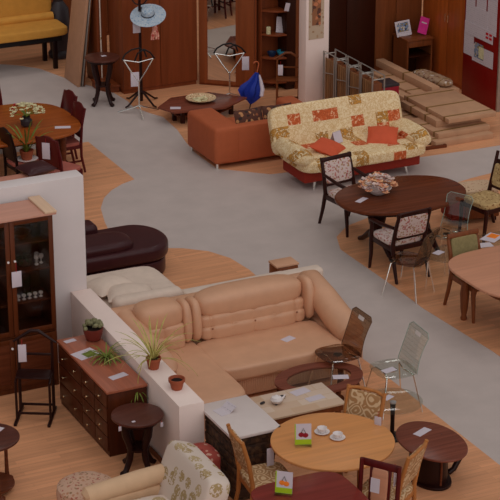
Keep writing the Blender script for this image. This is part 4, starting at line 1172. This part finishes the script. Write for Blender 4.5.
def chrome_valet(label, u, v, rot, h):
    t = thing('valet_stand', label, 'valet stand', u, v, rot)
    b = MB()
    for a in (20, 95, 160, 270): b.tube([(0, 0, .14), (.09*math.cos(R(a)), .09*math.sin(R(a)), .10), (.34*math.cos(R(a)), .34*math.sin(R(a)), .012)], .012, 8)
    b.build('tripod_base', M['chrome'], t)
    MB().tube([(0, 0, .1), (0, 0, h*.52)], .013, 10).build('stem', M['chrome'], t)
    MB().tube([(-.23, 0, h*.84), (-.12, 0, h*.66), (-.01, 0, h*.5), (.01, 0, h*.5), (.12, 0, h*.66), (.23, 0, h*.84)], .011, 8).build('fork', M['chrome'], t)
    m = MB(); m.tube([(-.25, .0, h*.84), (-.2, .02, h*.92), (-.1, .03, h*.98), (.02, .03, h), (.1, .03, h*.95), (.13, .02, h*.86)], .013, 8)
    m.build('hanger_arc', M['black'], t)
    m = MB(); m.tube([(-.06, -.04, h*.83), (-.02, -.05, h*.94), (.08, -.05, h*1.0), (.18, -.04, h*.94), (.25, 0, h*.84)], .013, 8)
    m.build('hanger_arc', M['black'], t)
    MB().tube([(-.23, 0, h*.84), (.0, -.02, h*.80), (.23, 0, h*.84)], .008, 8).build('trouser_bar', M['chrome'], t)
    return t
chrome_valet('chrome valet stand with two loops beside the coat rack', 11.41, 27.30, -14, 1.05)
chrome_valet('chrome valet stand with black loops in front of the mirror', 12.93, 27.24, -22, .95)
t = thing('coat_rack', 'tall dark coat rack with a straw hat hung on it', 'coat rack', 11.64, 27.76)
MB().lat([(.026, .05), (.024, .5), (.022, 1.2), (.02, 1.85), (.03, 1.88), (.02, 1.92), (0, 1.93)], seg=14).build('pole', M['espresso'], t)
for a in (-70, 20, 110, 200):
    MB().tube([(0, 0, .22), (.1*math.cos(R(a)), .1*math.sin(R(a)), .16), (.28*math.cos(R(a)), .28*math.sin(R(a)), .03), (.34*math.cos(R(a)), .34*math.sin(R(a)), .02)], [.018, .018, .015, .013], 8).build('foot', M['espresso'], t)
for a, z in ((-30, 1.6), (60, 1.68), (150, 1.6), (240, 1.68), (-100, 1.5)):
    MB().tube([(0, 0, z), (.07*math.cos(R(a)), .07*math.sin(R(a)), z+.02), (.12*math.cos(R(a)), .12*math.sin(R(a)), z+.09)], [.012, .011, .012], 8).build('hook', M['espresso'], t)
h = thing('sun_hat', 'wide pale blue straw hat hanging on the coat rack', 'hat', 11.72, 27.62, 0, 1.47)
h.rotation_euler = (R(24), R(-6), R(-20))
MB().lat([(.10, .0), (.2, -.012), (.275, -.02), (.278, -.014), (.2, -.004), (.105, .012)], seg=36).build('brim', M['hatblue'], h)
MB().lat([(.105, 0), (.1, .05), (.085, .09), (.05, .105), (0, .11)], seg=28).build('crown', M['hatblue'], h)
MB().lat([(.107, .002), (.105, .03), (.1, .03), (.1, .002)], seg=28).build('ribbon', M['stone'], h)
d = thing('rag_ornament', 'small pink and red cloth ornament dangling below the hat', 'ornament', 11.80, 27.55, 0, 1.08)
MB().pil((0, 0, .2), (.09, .06, .11), 2.4, 5).build('cloth_knot', M['doll'], d)
m = MB()
for x in (-.05, -.02, .02, .05): m.tube([(x*.4, 0, .17), (x, -.005, .08), (x*1.2, 0, .0)], [.016, .018, .014], 8)
m.build('tassels', M['doll'], d)
MB().tube([(0, 0, .24), (.0, .005, .36)], .004, 6).build('string', M['redbow'], d)

# ------------------------------------------------------------------ blue umbrella
t = thing('umbrella', 'half furled blue umbrella with orange hooked handle leaning on the valet stand', 'umbrella', 13.02, 26.72)
t.rotation_euler = (R(-8), R(17), R(0))
m = MB()
tb = bmesh.new()
rings = []
for z, r in ((.10, .012), (.14, .05), (.2, .12), (.28, .165), (.36, .14), (.46, .085), (.56, .04), (.6, .02)):
    rings.append([tb.verts.new(((r*(1+.22*math.cos(k*PI))*math.cos(2*PI*k/16))*1.15-.04*(1 if .15 < z < .4 else 0), r*.62*(1+.22*math.cos(k*PI))*math.sin(2*PI*k/16), z)) for k in range(16)])
for A, B in zip(rings, rings[1:]):
    for k in range(16): tb.faces.new((A[k], A[(k+1) % 16], B[(k+1) % 16], B[k]))
tb.faces.new(rings[0][::-1]); tb.faces.new(rings[-1])
bmesh.ops.recalc_face_normals(tb, faces=tb.faces)
m.add(tb); m.build('canopy', M['blue'], t)
m = MB(); m.tube([(.1, -.11, .25), (.105, -.09, .36), (.07, -.06, .47), (.035, -.03, .57)], [.03, .035, .028, .012], 8); m.build('white_panel', M['tagw'], t)
MB().tube([(0, 0, .0), (0, 0, .12), (0, 0, .62)], [.006, .012, .008], 8).build('shaft', M['black'], t)
MB().tube([(0, 0, .6), (0, 0, .72)]+arc((-.045, 0, .72), .045, 0, 170, 8), .011, 8).build('hooked_handle', M['terra'], t)

# ------------------------------------------------------------------ folded bed frames
G = 'folded bed frames behind the patchwork sofa'
for i, vv in enumerate((25.68, 25.28, 24.88, 24.5)):
    lab = ['folded steel and slat bed frame nearest the white pillar', 'second folded bed frame from the white pillar', 'third folded bed frame from the white pillar', 'folded steel and slat bed frame nearest the red box'][i]
    t = thing('folding_bed', lab, 'bed frame', 13.96, vv, 0, 0, G)
    h = 1.02
    MB().tube([(0, .02, 0), (0, .02, h), (0, .36, h), (0, .36, 0)], .014, 8).build('near_tube_frame', M['steel'], t)
    MB().tube([(.20, .02, 0), (.20, .02, h), (.20, .36, h), (.20, .36, 0)], .014, 8).build('far_tube_frame', M['steel'], t)
    b = MB()
    for y in (.02, .36): b.tube([(0, y, h-.05), (.2, y, h-.05)], .01, 6); b.tube([(0, y, .15), (.2, y, .15)], .01, 6)
    b.tube([(0, .02, h*.72), (0, .36, h*.66)], .008, 6)
    b.build('cross_tube', M['steel'], t)
    for k in range(5): MB().box(.012, .028, .04+k*.062, .085+k*.062, .05, h-.1, .002).build('slat', M['slat'], t)
    MB().box(.03, .18, .035, .345, .08, h-.12, .01).build('folded_mattress', M['mid'], t)
t = thing('storage_box', 'small dark red box at the end of the bed frames', 'box', 14.62, 25.3, 0, 0)
MB().box(-.17, .17, -.16, .16, 0, .40, .008).build('box_body', M['black'], t)
MB().box(-.165, .165, -.155, .155, .40, .60, .01).build('red_bundle', M['cherry'], t)
MB().box(-.17, .17, -.16, .16, .60, .64, .006).build('lid', M['stone'], t)

# ------------------------------------------------------------------ flat packed cardboard boxes
G = 'flat cardboard packages piled by the red notice board'
def pack(label, u, v, L, Wd, z0, z1, rot=0, bands=(.3, .7), tilt=0):
    t = thing('cardboard_package', label, 'package', u, v, rot, z0, G)
    MB().box(-Wd/2, Wd/2, -L/2, L/2, 0, z1-z0, .006).build('carton', M['card'], t)
    for q in bands:
        y = -L/2+q*L
        MB().box(-Wd/2-.002, Wd/2+.002, y-.02, y+.02, -.0015 if z0 > .01 else 0, z1-z0+.002).build('tape_band', M['cardband'], t)
    if tilt: t.rotation_euler = (R(tilt), 0, R(rot))
    return t
pack('lowest flat package at the front of the cardboard pile', 15.2, 24.28, .78, 1.0, 0, .09, 0, (.2, .8))
pack('thin second package on the front of the pile', 15.25, 24.42, .82, .92, .09, .17, 2, (.15, .6))
pack('thick package carrying the widest slab', 15.33, 24.82, 1.1, .78, .17, .275, -1, (.3, .7))
pack('widest flat slab on top of the front pile', 15.44, 24.74, 1.33, .83, .275, .345, 0, (.1, .48, .92))
pack('flat package on the floor at the left front', 14.92, 25.35, 1.2, .34, 0, .12, 3, (.3, .7))
pack('long package on the floor behind the left front one', 15.40, 26.25, 1.6, .60, 0, .16, 0, (.2, .8))
pack('narrow package on the left of the rear pile', 15.19, 26.28, 1.5, .17, .16, .24, 2, (.3, .7))
pack('wide taped package in the middle of the rear pile', 15.47, 26.2, 1.45, .36, .16, .27, 0, (.22, .5, .78))
pack('long narrow beam shaped package on top of the rear pile', 15.60, 26.3, 1.72, .14, .27, .385, 1, (.5,))
pack('shorter package lying low beside the lighter cabinet', 15.95, 26.1, 1.1, .34, 0, .26, 0, (.2, .8))
t = thing('wrapped_bundle', 'crumpled film wrapped bundle with printed pattern on the cardboard pile', 'bundle', 15.93, 26.05, 8, .26)
MB().pil((0, 0, .06), (.28, .85, .12), 3.2).build('wrapping', M['film'], t)
for y in (-.3, 0, .3): MB().tube([(-.142, y, .05), (-.1, y, .107), (0, y+.02, .12), (.1, y, .107), (.142, y, .05)], .008, 6).build('strap', M['cardband'], t)
t = thing('low_platform', 'dark low wooden frame on the floor by the cardboard', 'frame', 14.55, 23.98, -4)
m = MB()
for y in (-.1, .1): m.box(-.32, .32, y-.02, y+.02, 0, .05, .004)
for x in (-.3, .3): m.box(x-.02, x+.02, -.1, .1, 0, .05, .004)
m.build('frame_bars', M['mahog'], t)

# ------------------------------------------------------------------ hanging price tags
def hang(label, u, v, z, rot=0, w=.09, h=.17, string=.05):
    t = thing('price_tag', label, 'tag', u, v, rot, z)
    MB().box(-w/2, w/2, -.004, 0, -h, 0, .001).build('card', M['tagw'], t)
    MB().tube([(0, -.002, -.01), (0, .0, string), (.004, .012, string)], .003, 6).build('string', M['redbow'], t)
    return t
hang('white tag hanging from the knob of the display cabinet', 6.39, 18.785, 1.46, 0, .11, .18, .10)
hang('white tag tied to the dark wood valet stand', 6.20, 18.16, .90, -18, .085, .2, .05)
hang('white tag on the back of the sideways dark red chair', 8.72, 24.16, .90, -40, .11, .23, .06)
hang('white tag near the top of the tall coat rack pole', 11.57, 27.725, 1.36, -10, .12, .19, .1)
hang('white tag on the chrome valet stand beside the coat rack', 11.35, 27.31, .68, -14, .13, .23, .06)
hang('white tag on the right of the valet stand by the mirror', 13.13, 27.08, .76, -22, .11, .22, .05)
hang('white tag on the brown wooden valet stand', 13.48, 26.56, .72, -28, .075, .17, .05)
hang('white tag on the right post of the scroll chair behind the oak table', 8.79, 15.17, .84, -57, .075, .16, .05)
hang('white tag hanging under the left rim of the oak table', 7.68, 15.30, .69, 0, .075, .19, .03)
hang('white tag on the back of the scroll chair by the brown table', 8.44, 14.22, .80, 35, .07, .17, .05)
paper('white tag lying on the round glass side table', 9.47, 16.15, .4655, 25, .13, .07)
hang('tiny white tag on the left rim of the plant stool', 6.62, 16.52, .60, 0, .03, .05, .01)
hang('tiny white tag on the right rim of the plant stool', 7.03, 16.42, .60, 0, .03, .05, .01)
LAMP, WORLD, FRONT = 78, .34, .56
# ------------------------------------------------------------------ camera
cam = bpy.data.cameras.new('camera'); cam.sensor_width = 36; cam.lens = 144; cam.clip_end = 200
co = bpy.data.objects.new('camera', cam); COL.objects.link(co)
co.location = (0, 0, 9.66); co.rotation_euler = (R(68), 0, R(-26))
S.camera = co
# ------------------------------------------------------------------ light: rows of ceiling lamps high over the hall, soft daylight all round
def lamp(u, v, z, sx, sy, power, col):
    l = bpy.data.lights.new('ceiling_lamp', 'AREA'); l.shape = 'RECTANGLE'; l.size = sx; l.size_y = sy; l.energy = power; l.color = col
    o = bpy.data.objects.new('ceiling_lamp', l); COL.objects.link(o); o.location = (u, v, z)
for u in (3, 10, 17):
    for v in (6, 14, 22, 30):
        lamp(u, v, 15, 3.4, 1.4, LAMP, (1, .97, .95))
l = bpy.data.lights.new('daylight', 'SUN'); l.energy = FRONT; l.angle = R(75); l.color = (1, .985, .985)      # broad soft daylight from the atrium windows
o = bpy.data.objects.new('daylight', l); COL.objects.link(o); o.location = (8, -12, 11); o.rotation_euler = (R(62), 0, R(-6))
w = bpy.data.worlds.new('hall_air'); S.world = w; w.use_nodes = True
bg = w.node_tree.nodes['Background']; bg.inputs['Strength'].default_value = WORLD
# the hall is bright towards the atrium windows in front and dim at the back of the store
tc = nd(w.node_tree, 'ShaderNodeTexCoord'); sp = nd(w.node_tree, 'ShaderNodeSeparateXYZ'); mr = nd(w.node_tree, 'ShaderNodeMapRange')
w.node_tree.links.new(tc.outputs['Generated'], sp.inputs[0]); w.node_tree.links.new(sp.outputs[1], mr.inputs['Value'])
mr.inputs['From Min'].default_value = -1; mr.inputs['From Max'].default_value = 1
w.node_tree.links.new(ramp(w.node_tree, mr.outputs[0], [(0, (1.6, 1.57, 1.56, 1)), (.5, (1, .98, .975, 1)), (.85, (.36, .30, .26, 1)), (1, (.28, .22, .18, 1))]), bg.inputs['Color'])
S.view_settings.view_transform = 'Standard'; S.view_settings.look = 'None'; S.view_settings.exposure = -.18; S.view_settings.gamma = 1
S.view_settings.use_curve_mapping = False
